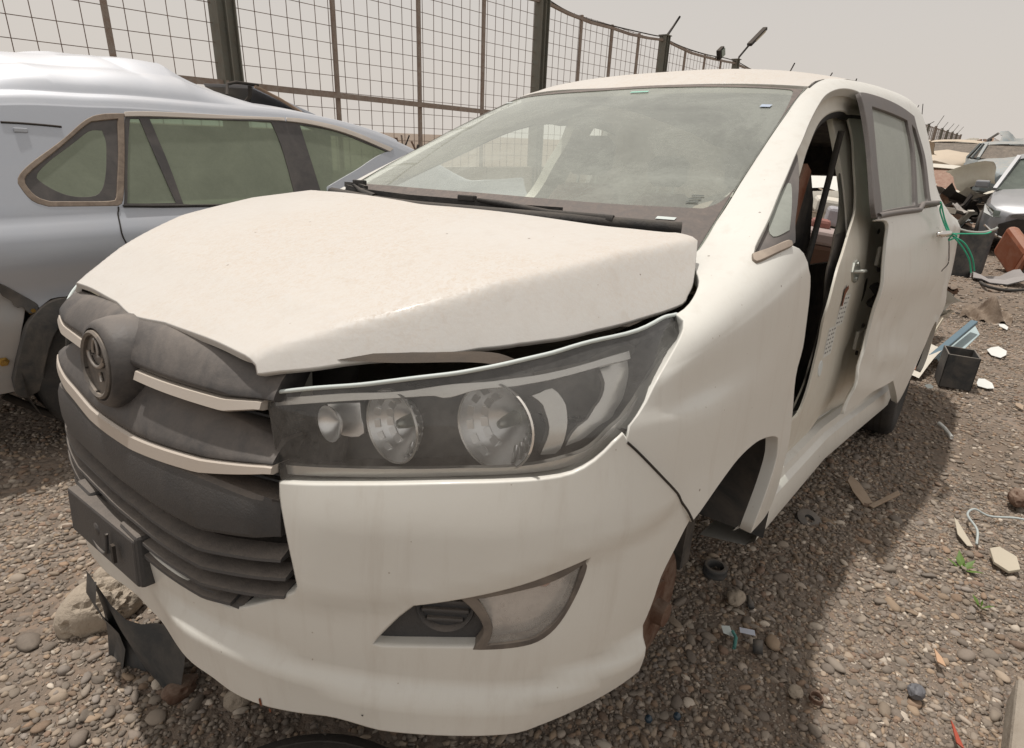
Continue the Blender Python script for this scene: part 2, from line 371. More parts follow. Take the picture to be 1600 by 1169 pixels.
# master skin
XS=[.64,.80,.95,1.1,1.25,1.45,1.65,1.85,2.1,2.4,2.8,3.2,3.6,3.95,4.3,4.6]
def E_of(x):
    zz=np.linspace(1.0,1.66,60);xx,yy=ws_edge(zz)
    if x<.95: return ip(x,[.64,.80,.95],[.755,.73,.70]),ip(x,[.64,.80,.95],[.985,1.04,1.088])
    if x<=1.95: return float(np.interp(x,xx,yy)),float(np.interp(x,xx,zz))
    return ip(x,[1.95,2.4,3.2,3.9,4.6],[.605,.60,.59,.565,.50]),ip(x,[1.95,2.1,2.4,2.8,3.2,3.9,4.6],[1.614,1.652,1.705,1.745,1.765,1.745,1.66])
NR=15
def side_col(x):
    yE,zE=E_of(x)
    tp=ip(x,[.64,1.0,3.6,4.2,4.5,4.6],[-.012,0,0,-.03,-.09,-.14])
    rows=[(ip(x,[.64,1.3],[.20,.23]),.845),(.32,.885),(.45,.903),(.58,.908),(.70,.902),(.82,.902),(.92,.905)]
    rows=[(z,y+tp) for z,y in rows]
    zB=ip(x,[.64,.95,1.25,1.45,2.3,3.2,4.6],[.93,1.01,1.06,1.09,1.155,1.22,1.24]);yB=ip(x,[.64,.95,1.25,1.45],[.855,.860,.868,.868])+tp
    # shoulder below the belt
    zm=(.92+zB)/2
    z6=ip(x,[.64,.8,.95,1.1],[.860,.872,.895,.92]);rows[-1]=(z6,ip(x,[.64,.8,.95,1.1],[.886,.894,.902,.905])+tp)
    zm=(z6+zB)/2+.012;rows.append((zm,rows[-1][1]*.6+yB*.4+.004))
    rows.append((zB,yB))
    H=zE-zB;zs=zE-min(.085,.30*H)
    wb=float(sstep(H,.05,.30));ys=(yB-.36*(zs-zB))*wb+(yB+(yE-yB)*.35)*(1-wb)
    ys=max(ys,yE+.035)
    for f in (.33,.67):
        rows.append((zB+(zs-zB)*f,yB+(ys-yB)*f+.010*wb*np.sin(np.pi*f)))
    rows.append((zs,ys))
    rows.append((zE-(zE-zs)*.42,ys+(yE-ys)*.30))
    rows.append((zE-(zE-zs)*.10,ys+(yE-ys)*.68))
    rows.append((zE,yE))
    wq=float(sstep(H,.06,.42));y6_,z6_=rows[6][1],rows[6][0]
    for k in range(7,14):
        u=(k-6)/8*np.pi/2;p_=.48;ye=yE+(y6_-yE)*np.cos(u)**p_;ze=z6_+(zE-z6_)*np.sin(u)**p_
        rows[k]=(rows[k][0]*wq+ze*(1-wq),rows[k][1]*wq+ye*(1-wq))
    dy=ip(x,[2.2,2.5,3.3,4.6],[0,.03,.125,.155]);du=ip(x,[2.2,2.5,3.2,3.5,4.0,4.6],[0,.03,.10,.07,-.01,-.09]);rows=[(z,y+(dy if k<9 else du)) for k,(z,y) in enumerate(rows)]
    return [(x,-y,z) for z,y in rows]
FY=[0,.2,.4,.55,.68,.79]
def front_cols():
    cols=[]
    zr=[.20,.32,.45,.58,.70,.82,.89,.935,.965,.985,1.0,1.01,1.02,1.03,1.04]
    ax=[.035,.02,0,0,.005,.02,.035,.055,.08,.11,.14,.17,.20,.23,.26]
    for y in FY:
        c=[]
        zq=zr if y<.7 else zr[:6]+[.872,.905,.922,.935,.945,.955,.962,.97,.978]
        for k,(z,a) in enumerate(zip(zq,ax)):
            yy=y*(1-.05*(k==0)-.015*(k==1)) if y>.7 else y
            if k>=6 and y>.7: yy=y-.008*(k-5)
            c.append((.38*y*y+.24*y**4+a-.005,-yy,z))
        cols.append(c)
    c=[]
    y6=[.80,.845,.870,.876,.872,.867,.860,.852,.843,.833,.822,.810,.797,.783,.768]
    x6=[.52,.49,.475,.47,.47,.475,.485,.49,.50,.51,.52,.53,.54,.55,.56]
    for z,y,x in zip(zr[:6]+[.862,.900,.918,.932,.944,.954,.962,.970,.978],y6,x6): c.append((x,-y,z))
    cols.append(c)
    return cols
_xg=np.arange(.64,4.62,.03);_sg=np.array([side_col(x) for x in _xg])
def _smooth(A,sig):
    n=len(A);o=np.zeros_like(A);k=np.exp(-.5*(np.arange(-12,13)/sig)**2);k/=k.sum()
    P=np.concatenate([2*A[:1]-A[12:0:-1],A,2*A[-1:]-A[-2:-14:-1]])
    for i in range(25): o+=k[i]*P[i:i+n]
    return o
_ss=_smooth(_sg,3.2);_ss[:,14]=_sg[:,14];_ss[:,13]=.5*_ss[:,13]+.5*_sg[:,13];_ss[:,:,0]=_xg[:,None]
def side_s(x): return np.stack([[np.interp(x,_xg,_ss[:,k,c]) for c in range(3)] for k in range(NR)])
_c=front_cols()+[side_s(x) for x in XS]
_c=np.array(_c)                      # near side, s=0.. 
_m=_c[1:][::-1]*np.array([1,-1,1])
_f=_m[:,:,0]<.6
_m[:,:,0]-=.045*sstep(_m[:,:,1],.1,.5)*(1-sstep(_m[:,:,0],.2,.6))
SK=Grid(np.concatenate([_m,_c],0));SC=len(_m)   # s=SC is the centre line
SK.sign=1
# lamp surface: same skin below, continued upward as one calm curve
_cn=_c.copy()
for _i in range(len(_c)):
    a_,b_=_c[max(_i-1,0),6],_c[min(_i+1,len(_c)-1),6];_t=b_-a_;_n=np.array([_t[1],-_t[0],0.]);_n/=np.linalg.norm(_n)
    if _n@np.array([1.,0.6,0])>0: _n=-_n
    for _k in range(7,NR): _cn[_i,_k]=_c[_i,6]+np.array([0,0,.030])*(_k-6)-_n*(.010*(_k-6)+.0016*(_k-6)**2)
_mn=_cn[1:][::-1]*np.array([1,-1,1]);_mn[:,:,0]-=.045*sstep(_mn[:,:,1],.1,.5)*(1-sstep(_mn[:,:,0],.2,.6))
SKH=Grid(np.concatenate([_mn,_cn],0));SKH.sign=1
def SKd(s,t): return SK(s,t)
# hood
def hood_z(x,y):
    zc=ip(x,[0,.05,.1,.2,.4,.66,.95,1.1],[.885,.912,.938,.985,1.060,1.122,1.168,1.180])
    a=np.abs(y);yr=ip(x,[0,.083,.169,.254,.34,.437,.53,.628,.74,.853,1.0,1.1],[.34,.400,.463,.520,.571,.617,.653,.684,.713,.738,.755,.76])-.006
    d=a-yr;sp=.005*np.log1p(np.exp(np.clip(d/.005,-40,40)))
    return zc-.038*(a/.75)**2-1.35*sp+.028*sstep(y,-.1,.65)*sstep(x,-.1,.3)
HD=Fn(lambda s,t:np.stack([t+0*s,s,hood_z(t,s)],-1),-.9,.9,-.02,1.08);HD.sign=-1

def bump_off(s, t):
    "relief of the bumper skin: ledge above the chin, crease running from the grille through the fog lamp, swollen corner"
    a = np.abs(s - SC); chin = 1.55 - .12 * sstep(a, 1.5, 3.2) + .30 * sstep(a, 4.6, 6.5)
    d = .026 * (1 - sstep(t, chin - .22, chin + .08)) * sstep(a, .2, 1.2)
    cr = 2.15 + (a - 2.0) * .16 + .55 * sstep(a, 3.6, 6.2)
    d = d + .016 * sstep(t, cr, cr + .55) * (1 - sstep(t, 3.6, 5.0)) * sstep(a, 1.9, 2.8) * (1 - sstep(a, 6.2, 7.2))
    return d
def SKb_fn(s, t):
    P = SK(s, t); return P + nrm(SK, s, t) * bump_off(s, t)[..., None]
SKb = Fn(SKb_fn, SK.s0, SK.s1, SK.t0, SK.t1); SKb.sign = 1

import json
D = json.loads('''{"b_hl":[[[24.2604,4.1185],[24.9019,4.2505],[25.7421,4.3806],[26.4453,4.4522],[26.8794,4.4944],[27.1727,4.554],[27.4018,4.7045],[27.5602,4.9001],[27.6818,5.1035]]],"b_seam":[[[27.7426,4.9503],[27.9466,4.701],[28.2313,4.3707],[28.6064,3.9493],[28.9269,3.5205],[29.088,3.2433]]],"b_arch":[[[29.088,3.2433],[28.9843,3.1377],[28.815,2.918],[28.5847,2.5972],[28.5193,2.2905],[28.4587,2.0068],[28.3625,1.5978],[28.3776,1.1496]]],"b_g1":[[[24.2626,4.1236],[24.2831,3.9346],[24.3398,3.6265],[24.4087,3.2193],[24.4591,2.9516],[24.5007,2.7094]]],"b_g2":[[[24.5007,2.7094],[24.4752,2.6237],[24.3104,2.4643],[24.0103,2.2241],[23.7805,2.0398],[23.6289,1.9644],[23.408,1.9656],[23.1812,2.045],[22.9673,2.1179],[22.7395,2.1393]]],"b_bot":[[[27.1146,0.8223],[26.8791,0.7419],[26.4441,0.7459],[25.8537,0.7395],[25.3106,0.7155],[25.2022,0.7235],[24.7541,0.7908],[24.297,0.6775],[23.8356,0.5449],[23.5398,0.5393],[23.3076,0.6457],[22.9233,0.6744]]],"fog_hole":[[[25.2335,1.9941],[25.259,2.0804],[25.4601,2.4055],[25.6762,2.7047]],[[25.6762,2.7047],[26.1324,2.8381],[26.5855,2.9861],[26.9556,3.1253],[27.2111,3.2494],[27.4721,3.3896]],[[27.4721,3.3896],[27.444,3.1328],[27.377,2.8172],[27.2695,2.4981],[27.1512,2.2912],[26.9957,2.1694],[26.748,2.1145],[26.3287,2.0738]],[[26.3287,2.0738],[25.7801,2.0295],[25.3738,1.978],[25.2649,1.9721],[25.2335,1.9941]]],"fog_ins":[[[25.1764,1.8268],[25.2067,1.9225],[25.4255,2.2772],[25.6536,2.5901]],[[25.6536,2.5901],[25.8833,2.6607],[26.127,2.72]],[[26.127,2.72],[26.2742,2.5824],[26.4138,2.3634],[26.4359,2.1656],[26.3221,1.9189]],[[26.3221,1.9189],[25.751,1.8716],[25.2088,1.8035],[25.1764,1.8268]]],"fog_rim":[[[26.1324,2.8381],[26.5855,2.9861],[26.9556,3.1253],[27.2111,3.2494],[27.4721,3.3896]],[[27.4721,3.3896],[27.444,3.1328],[27.377,2.8172],[27.2695,2.4981],[27.1512,2.2912],[26.9957,2.1694],[26.748,2.1145],[26.3287,2.0738]],[[26.3287,2.0738],[26.4334,2.2989],[26.4107,2.4843],[26.2756,2.6955],[26.1324,2.8381]]],"fog_lens":[[[26.3231,2.8159],[26.699,2.9233],[27.1208,3.057],[27.4154,3.2592]],[[27.4154,3.2592],[27.3293,2.7514],[27.1944,2.4374],[26.9917,2.2333],[26.745,2.1785],[26.4671,2.1379]],[[26.4671,2.1379],[26.513,2.3774],[26.4458,2.5964],[26.3231,2.8159]]],"hl":[[[23.9966,5.3955],[24.484,5.7021],[25.0445,6.0301],[25.5792,6.5396],[26.137,7.2794],[26.7626,8.3344],[27.5101,9.4018],[28.7063,10.2233],[29.157,10.2763]],[[29.157,10.2763],[29.2492,10.0188],[29.2105,9.655],[28.6255,8.2955],[28.1132,6.9708],[27.7585,5.32],[27.6073,4.942],[27.4007,4.7128],[27.1717,4.5616],[26.8784,4.5016],[26.4439,4.463],[25.741,4.3913],[24.9012,4.2614],[24.2539,4.1244]],[[24.2539,4.1244],[24.1446,4.6034],[23.9966,5.3955]]],"hl_outer_f":[[29.1691,13.0621],[29.1286,12.5478],[28.9945,11.7184],[28.416,8.7434],[28.0635,6.7641],[27.7595,5.3236],[27.6818,5.1035]],"hl_b":[[[23.7674,5.2367],[24.2974,5.5795],[24.9247,5.9411],[25.5188,6.8415],[26.1578,7.576],[26.8889,8.8623],[27.8068,10.059],[29.2696,10.5844],[29.668,10.5603]],[[29.668,10.5603],[29.7598,10.243],[29.7185,9.8183],[29.1757,8.287],[28.6541,6.7874],[28.0905,5.0248],[27.8703,4.741],[27.5985,4.5383],[27.3226,4.3933],[26.9893,4.3387],[26.475,4.3096],[25.7001,4.2338],[24.7589,4.0823],[24.0288,3.9021]],[[24.0288,3.9021],[23.9169,4.4406],[23.7674,5.2367]]],"hl_s1":[[[23.989,5.2526],[24.7257,5.6208],[25.5689,6.0176],[26.4676,7.1147],[27.5434,8.6348],[28.0172,9.0929]],[[28.0172,9.0929],[28.0035,8.7122]],[[28.0035,8.7122],[27.5267,8.2998],[26.7995,7.2525],[25.8652,5.873],[25.5836,5.7904],[24.7402,5.4525],[23.999,5.1188]],[[23.999,5.1188],[23.989,5.2526]]],"hl_s2":[[[24.1613,4.2907],[25.1297,4.4309],[25.9945,4.5403],[26.5824,4.5934],[27.0731,4.6948],[27.444,4.8989],[27.6922,5.5375],[28.2272,7.4677],[29.1429,9.3898]],[[29.1429,9.3898],[29.2004,9.3407]],[[29.2004,9.3407],[28.2906,7.1199],[27.7902,5.1981],[27.4939,4.7624],[27.121,4.582],[26.5941,4.5106],[26.0047,4.4476],[25.1382,4.3313],[24.1803,4.1789]],[[24.1803,4.1789],[24.1613,4.2907]]],"hl_arc":[[[27.6635,8.4142],[27.9524,8.7265],[28.2939,8.8767]],[[28.2939,8.8767],[28.2102,8.0126],[27.8172,6.004],[27.5032,5.0237],[27.1981,4.7765]],[[27.1981,4.7765],[27.3909,5.6026],[27.5803,6.5255],[27.7009,7.5745],[27.6635,8.4142]]],"hl_fl":[[[25.4929,5.5323],[25.8642,5.6557]],[[25.8642,5.6557],[25.8491,5.2332],[25.7741,5.005],[25.7044,5.1552],[25.6443,5.3863],[25.4929,5.5323]]],"hl_fl2":[[[24.4467,5.2194],[24.8147,5.3503]],[[24.8147,5.3503],[24.8468,5.0582],[24.8981,4.76],[24.6232,4.7305],[24.5379,4.9375],[24.4467,5.2194]]],"hl_bz":[[[26.7198,6.4397],[26.9724,7.0803],[27.1003,6.3496],[27.1504,5.5704],[27.1316,4.7585],[26.9004,4.6707]],[[26.9004,4.6707],[26.9585,5.0784],[26.8802,5.8933],[26.7198,6.4397]]],"bowl1":[0.3169,-0.6894,0.827],"bowl2":[0.218,-0.5626,0.816],"bowl3":[0.1689,-0.4788,0.8096],"f_edge":[[[27.7426,4.9503],[27.9466,4.701],[28.2313,4.3707],[28.6064,3.9493],[28.9269,3.5205],[29.088,3.2433]],[[29.1058,3.2423],[29.4159,3.446],[29.8856,3.6533],[30.4093,3.8401],[31.0361,3.9062],[31.581,3.8313],[32.0253,3.7032],[32.2528,3.5891]],[[32.2528,3.5891],[32.3519,3.1386],[32.1922,2.5955],[32.0123,2.1193],[31.9049,1.6724]],[[31.9049,1.6724],[32.7294,1.6998],[32.9376,2.0858],[32.941,2.6634],[33.0055,3.3216],[32.977,3.9714],[32.7697,4.7995],[32.8712,5.3763],[32.7773,6.0719],[32.6798,6.6683],[32.4887,7.3749],[32.4288,7.3379],[32.4449,7.7327]],[[32.4449,7.7327],[32.2589,8.4473],[31.9088,9.537]],[[31.9143,9.6636],[31.6032,9.968],[31.284,10.5351],[31.0076,11.1742],[31.0022,11.6597]],[[31.1009,11.9699],[31.2961,12.2361],[31.6569,12.4165],[32.5542,12.6609],[33.3501,12.6961],[33.877,12.6893],[34.4469,12.5951],[35.1666,12.5523],[35.7253,12.5173],[36.2302,12.5247],[36.7192,12.3593],[37.1915,12.1209],[37.528,11.8261],[37.6469,11.4685]]],"f_hood":[[[30.562,13.6789],[29.8886,13.2757],[29.6317,13.1946],[29.2969,13.013]],[[29.2969,13.013]]],"triangle":[[[31.1987,11.8889],[31.2977,12.2705],[31.4872,12.5465],[31.8472,12.6162],[32.7745,12.738],[33.5449,12.7164],[34.1599,12.6847]],[[34.1599,12.6847],[32.794,10.6263],[32.3838,9.1689]],[[32.3838,9.1689],[31.8761,9.6095],[31.5068,10.3852],[31.2043,11.2453],[31.1987,11.8889]]],"tri_glass":[[[33.209,12.4855],[33.3016,12.2709],[33.1966,12.0024],[32.6395,11.0971],[32.2982,10.4058]],[[32.2982,10.4058],[32.0454,10.8149],[31.8384,11.3499],[31.8372,11.8557],[31.9776,12.2202],[32.3026,12.648],[32.7233,12.685],[33.209,12.4855]]],"tri_mould":[[[31.0212,11.8185],[31.3651,11.0004],[31.8122,10.1889],[31.8594,9.9234],[31.7937,9.8004],[31.3476,10.4954],[30.9321,11.2105],[30.9164,11.5121],[31.0212,11.8185]]],"bp_in":[[[37.8861,12.5318],[37.8695,10.9084],[37.8843,10.4019],[37.7364,9.7167],[37.6149,9.0136],[37.4508,8.5559],[37.035,8.0124],[36.4936,7.18],[36.1654,6.3517],[36.0052,5.4086],[36.0952,4.5831],[36.0149,3.7763],[35.7806,3.1068],[35.5163,2.6984],[34.8867,2.6577]]],"bp_trim":[[[37.8483,11.6803],[37.687,10.4847],[37.4574,9.5698],[37.1621,8.5913],[36.8875,8.1878],[36.3136,6.828],[36.481,5.5521],[36.5263,4.4184],[36.2484,3.4426],[35.7541,2.6093]]],"scuff":[[[34.1691,2.8003],[34.7137,2.8861],[36.0111,2.1009],[34.3031,2.0254]]],"bp_out":[[[38.2101,9.0378],[38.0851,8.4137],[37.8858,7.6284],[37.8022,6.7435],[37.8755,6.0102],[37.8328,4.4337],[37.6335,3.7567],[37.6275,2.9767],[37.632,2.2819]]],"rd_front":[[[37.1851,8.3474],[37.7606,8.2115],[37.6313,7.6176],[37.4842,6.7983],[37.4214,6.0617],[37.4839,5.0078],[37.4553,4.1392],[37.3491,3.3351],[37.2411,2.7021],[37.0185,2.2466]]],"rd_bot":[[[37.0185,2.2466],[37.826,2.1633],[38.2349,2.3609],[38.6671,2.3509],[39.0826,2.3463]]],"rd_rear":[[[39.0826,2.3463],[39.2154,3.0062],[39.4574,3.7746],[39.6287,5.0949],[39.851,6.3081],[40.3472,6.9991],[40.3936,7.7688],[40.0226,8.4333]]],"rd_frame":[[[37.4883,11.47],[37.7337,11.4337],[38.3731,11.2032],[39.0535,10.9373],[39.3743,10.7925]],[[39.3743,10.7925],[39.3908,10.4306],[39.5033,9.6779],[39.4512,8.6914],[39.461,8.5548]],[[39.461,8.5548],[38.4881,8.4396],[37.1513,8.4116]],[[37.1513,8.4116],[37.1227,8.8209],[37.4041,10.3317],[37.4883,11.47]]],"rd_glass":[[[37.8098,10.8754],[39.0411,10.6222]],[[39.0411,10.6222],[39.0079,9.8202],[38.7895,8.5081]],[[38.7895,8.5081],[37.4681,8.4954]],[[37.4681,8.4954],[37.5171,9.5085],[37.8098,10.8754]]],"rd_glass2":[[[39.1851,10.5576],[39.3022,10.4454]],[[39.3022,10.4454],[39.3846,9.6085],[39.3263,8.5633]],[[39.3263,8.5633],[38.8812,8.5237]],[[38.8812,8.5237],[39.0424,9.4747],[39.1851,10.5576]]],"handle":[[[39.3959,7.4281],[39.6381,7.5936],[40.1311,7.5868]]],"qtr":[[[39.9303,9.3399]]],"h_front":[[[-0.4063,0.0757],[-0.4009,0.0777],[-0.3884,0.0748],[-0.3643,0.0726],[-0.2841,0.072],[-0.17,0.0665],[-0.1117,0.0642]]],"h_side":[[[-0.4097,0.0793],[-0.4835,0.1616],[-0.5833,0.2861],[-0.6767,0.4362],[-0.7442,0.6075],[-0.7776,0.7374],[-0.7772,0.7704]],[[-0.7772,0.7704],[-0.7728,0.7985],[-0.7576,0.833],[-0.7375,0.8752]]],"h_rear":[[[-0.7356,0.8788],[-0.6888,0.8861],[-0.6668,0.8696],[-0.6052,0.8455],[-0.505,0.8153],[-0.2611,0.7993],[-0.0972,0.7858]]],"ws":[[[-0.6805,1.1284],[-0.7091,1.215],[-0.6146,1.5978]],[[-0.6186,1.5917],[-0.3883,1.6085],[-0.036,1.6126]]],"ws_frit":[[[-0.6425,1.1962],[-0.6316,1.1791],[-0.4635,1.1754],[-0.2586,1.1779],[0.0084,1.1811],[0.2381,1.1772]],[[-0.5905,1.5679],[-0.6204,1.5023],[-0.6459,1.414],[-0.6697,1.3234],[-0.6819,1.2694],[-0.6835,1.2252],[-0.6786,1.192],[-0.6631,1.1809]]],"g_top":[[[23.8752,6.0471],[23.5616,6.2808],[22.9899,6.4718],[22.3687,6.4953]],[[23.9998,5.7306],[24.0026,5.3196],[23.6463,5.1583],[23.1118,5.1795],[22.639,5.2441]]],"g_strip1":[[[22.6104,4.9747],[22.6756,5.2085],[23.1527,5.2047],[23.6764,5.1802],[24.0151,5.3134]],[[24.0151,5.3134],[24.0283,5.1089]],[[24.0283,5.1089],[23.6906,4.9326],[23.0863,4.9792],[22.6104,4.9747]]],"g_strip2":[[[21.552,3.9396],[22.2158,3.9964],[22.7564,4.0401],[23.1247,4.0799],[23.4951,4.1293],[24.2034,4.3881]],[[24.2034,4.3881],[24.2107,4.2635]],[[24.2107,4.2635],[23.4624,4.0113],[22.7557,3.9662],[21.552,3.9396]]],"wip1":[[[0.1366,1.1367],[-0.0932,1.1363],[-0.2302,1.1338],[-0.3754,1.141]]],"wip1a":[[[-0.0557,1.1468],[-0.1421,1.1489],[-0.2062,1.1394],[-0.3657,1.1274],[-0.5188,1.1261]]],"wip2":[[[0.7323,1.1459],[0.4866,1.146],[0.379,1.1419],[0.2489,1.1384]]],"sticker1":[[[-0.5627,1.5015]]],"sticker2":[[[-0.6223,1.1991]]],"sticker3":[[[-0.6018,1.1527]]],"sticker4":[[[-0.0868,1.5726]]],"sticker5":[[[0.573,1.5517]]],"su_q":[[[5.67,9.903],[5.257,9.846],[4.956,9.634],[4.382,8.879],[3.811,8.241],[3.612,7.898],[3.615,7.663],[3.714,7.307],[3.91,7.121]],[[3.91,7.121],[5.005,7.014]],[[5.005,7.014],[5.119,7.224],[5.435,8.574],[5.67,9.903]]],"su_q2":[[[5.537,9.71],[5.129,9.624],[4.937,9.514],[4.362,8.765],[3.854,8.166],[3.687,7.891],[3.699,7.622],[3.8,7.374],[3.966,7.244]],[[3.966,7.244],[4.894,7.172],[5.042,7.313]],[[5.042,7.313],[5.341,8.575],[5.537,9.71]]],"su_q3":[[[5.165,9.311],[4.94,9.29],[4.528,8.805],[4.135,8.366],[3.892,8.003],[3.919,7.805],[4.132,7.523],[4.383,7.378],[4.673,7.38],[4.834,7.55],[4.982,7.97],[5.166,8.893],[5.165,9.311]]],"su_doorglass":[[[5.665,9.788],[6.754,9.96],[7.884,10.29],[8.301,10.741],[8.964,10.094],[9.552,9.757],[10.019,9.56]],[[10.019,9.56],[9.03,8.191],[8.342,7.396]],[[8.342,7.396],[8.233,5.58]],[[8.233,5.58],[6.742,6.106],[5.089,6.952]],[[5.089,6.952],[5.665,9.788]]],"su_g1":[[[5.758,9.723],[5.904,9.737]],[[5.904,9.737],[5.962,8.652],[6.064,6.994]],[[6.064,6.994],[5.187,7.083]],[[5.187,7.083],[5.758,9.723]]],"su_g2":[[[6.054,9.759],[6.751,9.915],[7.714,10.062]],[[7.714,10.062],[7.771,8.663],[7.738,5.924]],[[7.738,5.924],[6.158,6.914]],[[6.158,6.914],[6.125,8.254],[6.054,9.759]]],"su_g3":[[[8.173,10.093],[8.718,10.074],[9.344,9.699],[9.959,9.509]],[[9.959,9.509],[9.03,8.191],[8.342,7.396]],[[8.342,7.396],[8.225,5.999]],[[8.225,5.999],[8.173,10.093]]],"su_tr1":[[[5.686,9.97],[6.768,10.326],[7.944,11.143]],[[7.944,11.143],[7.934,10.315]],[[7.934,10.315],[6.754,9.96],[5.665,9.788]],[[5.665,9.788],[5.686,9.97]]],"su_tr2":[[[7.978,11.179],[8.322,11.339],[8.994,11.143],[9.583,10.156],[10.153,9.923]],[[10.153,9.923],[10.034,9.573]],[[10.034,9.573],[9.485,9.78],[8.912,10.087],[8.297,10.455],[7.967,10.313]],[[7.967,10.313],[7.978,11.179]]],"su_bl":[[[5.089,6.952],[6.086,6.744],[6.749,6.361],[7.5,6.148]]],"su_seam":[[[5.005,6.935],[4.937,5.654],[4.898,5.006],[4.922,4.596],[5.006,3.99]]],"su_seam2":[[[3.638,9.532],[4.057,9.45],[4.506,9.377]]],"su_h":[[[3.878,9.269]]],"su_bolt":[[[3.265,2.488],[2.696,1.003]]],"su_clad":[[[3.801,2.721],[3.631,2.704],[3.467,2.589],[3.326,2.405],[3.137,2.054],[2.991,1.471],[2.775,0.517]],[[2.775,0.517],[2.782,0.196],[2.9,0.07]],[[2.9,0.07],[3.127,0.235],[3.223,0.743],[3.443,1.631],[3.716,2.187]],[[3.716,2.187],[3.801,2.721]]],"su_brk":[[[2.915,3.493],[3.125,3.088],[3.355,2.622],[3.28,2.388]],[[3.28,2.388],[3.188,2.447],[3.159,2.648],[3.048,2.648],[3.022,2.883],[2.931,3.042],[2.894,3.221]]],"su_low":[[[0,3.9],[2.0,3.8],[2.75,3.5],[3.18,2.6]],[[3.18,2.6],[3.02,1.78],[2.92,1.2],[2.77,0.47],[2.8,0.15]],[[2.8,0.15],[0,0.1]],[[0,0.1],[0,3.9]]],"_a":[[[2.915,3.493],[3.152,3.081],[3.373,2.539]],[[3.373,2.539],[3.581,2.786],[3.808,2.786]]],"su_body":[[[0,12.05],[5,12.05],[10,12.05],[14,12.0]],[[14,12.0],[14,6]],[[14,6],[14,0.5]],[[14,0.5],[8,0.5],[6.2,0.6]],[[6.2,0.6],[6.15,1.5],[5.8,2.4],[5.2,3.0],[4.5,3.1],[3.808,2.786]],[[3.808,2.786],[3.581,2.786],[3.373,2.539]],[[3.373,2.539],[3.152,3.081],[2.915,3.493]],[[2.915,3.493],[0,3.2929999999999997]],[[0,3.2929999999999997],[0,12.05]]]}''')
G = json.loads('''{"ring1": [1.72, -0.661, 0.0], "ring2": [2.328, -0.839, 0.0], "valve": [1.622, -0.837, -0.0], "wrapper": [1.453, -0.835, 0.0], "card1a": [2.804, -0.908, 0.0], "card1b": [2.729, -1.015, 0.0], "card2a": [2.663, -1.021, 0.0], "card2b": [2.835, -1.105, 0.0], "slab": [2.572, -1.517, 0.0], "cup": [1.377, -1.113, 0.0], "leaf1": [2.342, -1.456, 0.0], "leaf2": [2.236, -1.512, 0.0], "kerbA": [1.63, -1.531, 0.1], "kerbB": [1.473, -1.552, 0.1], "strip1": [2.74, -1.342, 0.0], "strip2": [2.627, -1.415, 0.0], "wireA": [2.899, -1.402, 0.0], "wireB": [2.64, -1.43, 0.0], "wireC": [3.002, -1.585, 0.0], "box": [4.791, -1.154, 0.0], "pieceA": [4.775, -0.831, 0.0], "pieceB": [5.562, -1.026, 0.0], "pieceC": [6.196, -0.817, 0.0], "pieceD": [5.99, -1.11, 0.0], "paper1": [4.969, -1.334, 0.0], "paper2": [6.0, -1.367, 0.0], "rag": [7.511, -1.184, 0.0], "hose1": [9.811, -1.045, 0.0], "hose2": [9.536, -1.505, 0.0], "tube1": [3.962, -1.165, -0.0], "tube2": [3.789, -1.245, 0.0], "stoneBL": [-0.025, 0.657, 0.0], "stoneBR": [0.15, 0.792, -0.0], "lin1": [0.058, 0.427, 0.0], "lin2": [0.163, 0.341, -0.0], "lin3": [0.139, 0.627, 0.2], "red": [1.497, -1.427, 0.0], "bluebot": [1.404, -0.821, 0.0], "shell": [3.768, -0.798, 0.0], "rub": [3.202, -1.564, 0.0], "rub2": [3.996, -1.573, 0.0], "seatA": [10.707, -1.291, 0.0], "seatB": [11.287, -1.499, 0.0], "drumA": [9.853, -0.83, 0.0], "drumB": [12.732, -1.058, 0.0], "clothA": [9.925, -1.143, 0.0], "conn1": [1.04, -0.824, 0.0], "conn2": [0.978, -0.766, 0.0], "grey1": [2.481, -0.669, 0.0], "paper3": [5.764, -0.891, 0.0]}''')
SC = float(SC)
for _k in list(D):
    pass
# ================================================================== white people carrier (car frame)
CAR = empty('people_carrier', 'white dusty people carrier with raised nose and missing front door, filling the picture', 'car', mw=CARM)
car = CAR
ln = lambda a, b, n: np.linspace(a, b, n)
# --- bumper: one skin across both sides, U shaped round the grille
bb_ = [[min(p[0], D['b_arch'][0][-1][0] - .05), p[1]] for p in D['b_bot'][0]][::1]
b_bot = [[D['b_arch'][0][-1][0], .9], *bb_, [SC, bb_[-1][1]]]
b_bot[0] = D['b_arch'][0][-1]
near = [D['b_hl'][0], D['b_seam'][0], D['b_arch'][0], [D['b_arch'][0][-1]] + b_bot[1:]]
gnear = [D['b_g2'][0][::-1], D['b_g1'][0][::-1]]
cz = [D['b_g2'][0][-1], [2 * SC - D['b_g2'][0][-1][0], D['b_g2'][0][-1][1]]]
segs = near + mirs(near) + mirs(gnear) + [cz[::-1]] + gnear
fogm = [s for s in mirs(D['fog_hole'])]
bumper = panel('bumper', SKb, segs, m_bumper, car, .02, .006, .03, holes=[D['fog_hole'], fogm])
def SKo(d):
    o = Fn(lambda s, t: SK(s, t) + nrm(SK, s, t) * d, SK.s0, SK.s1, SK.t0, SK.t1); o.sign = 1; return o
SKi2, SKi5, SKi8, SKi9, SKo1 = SKo(-.02), SKo(-.05), SKo(-.08), SKo(-.11), SKo(.006)
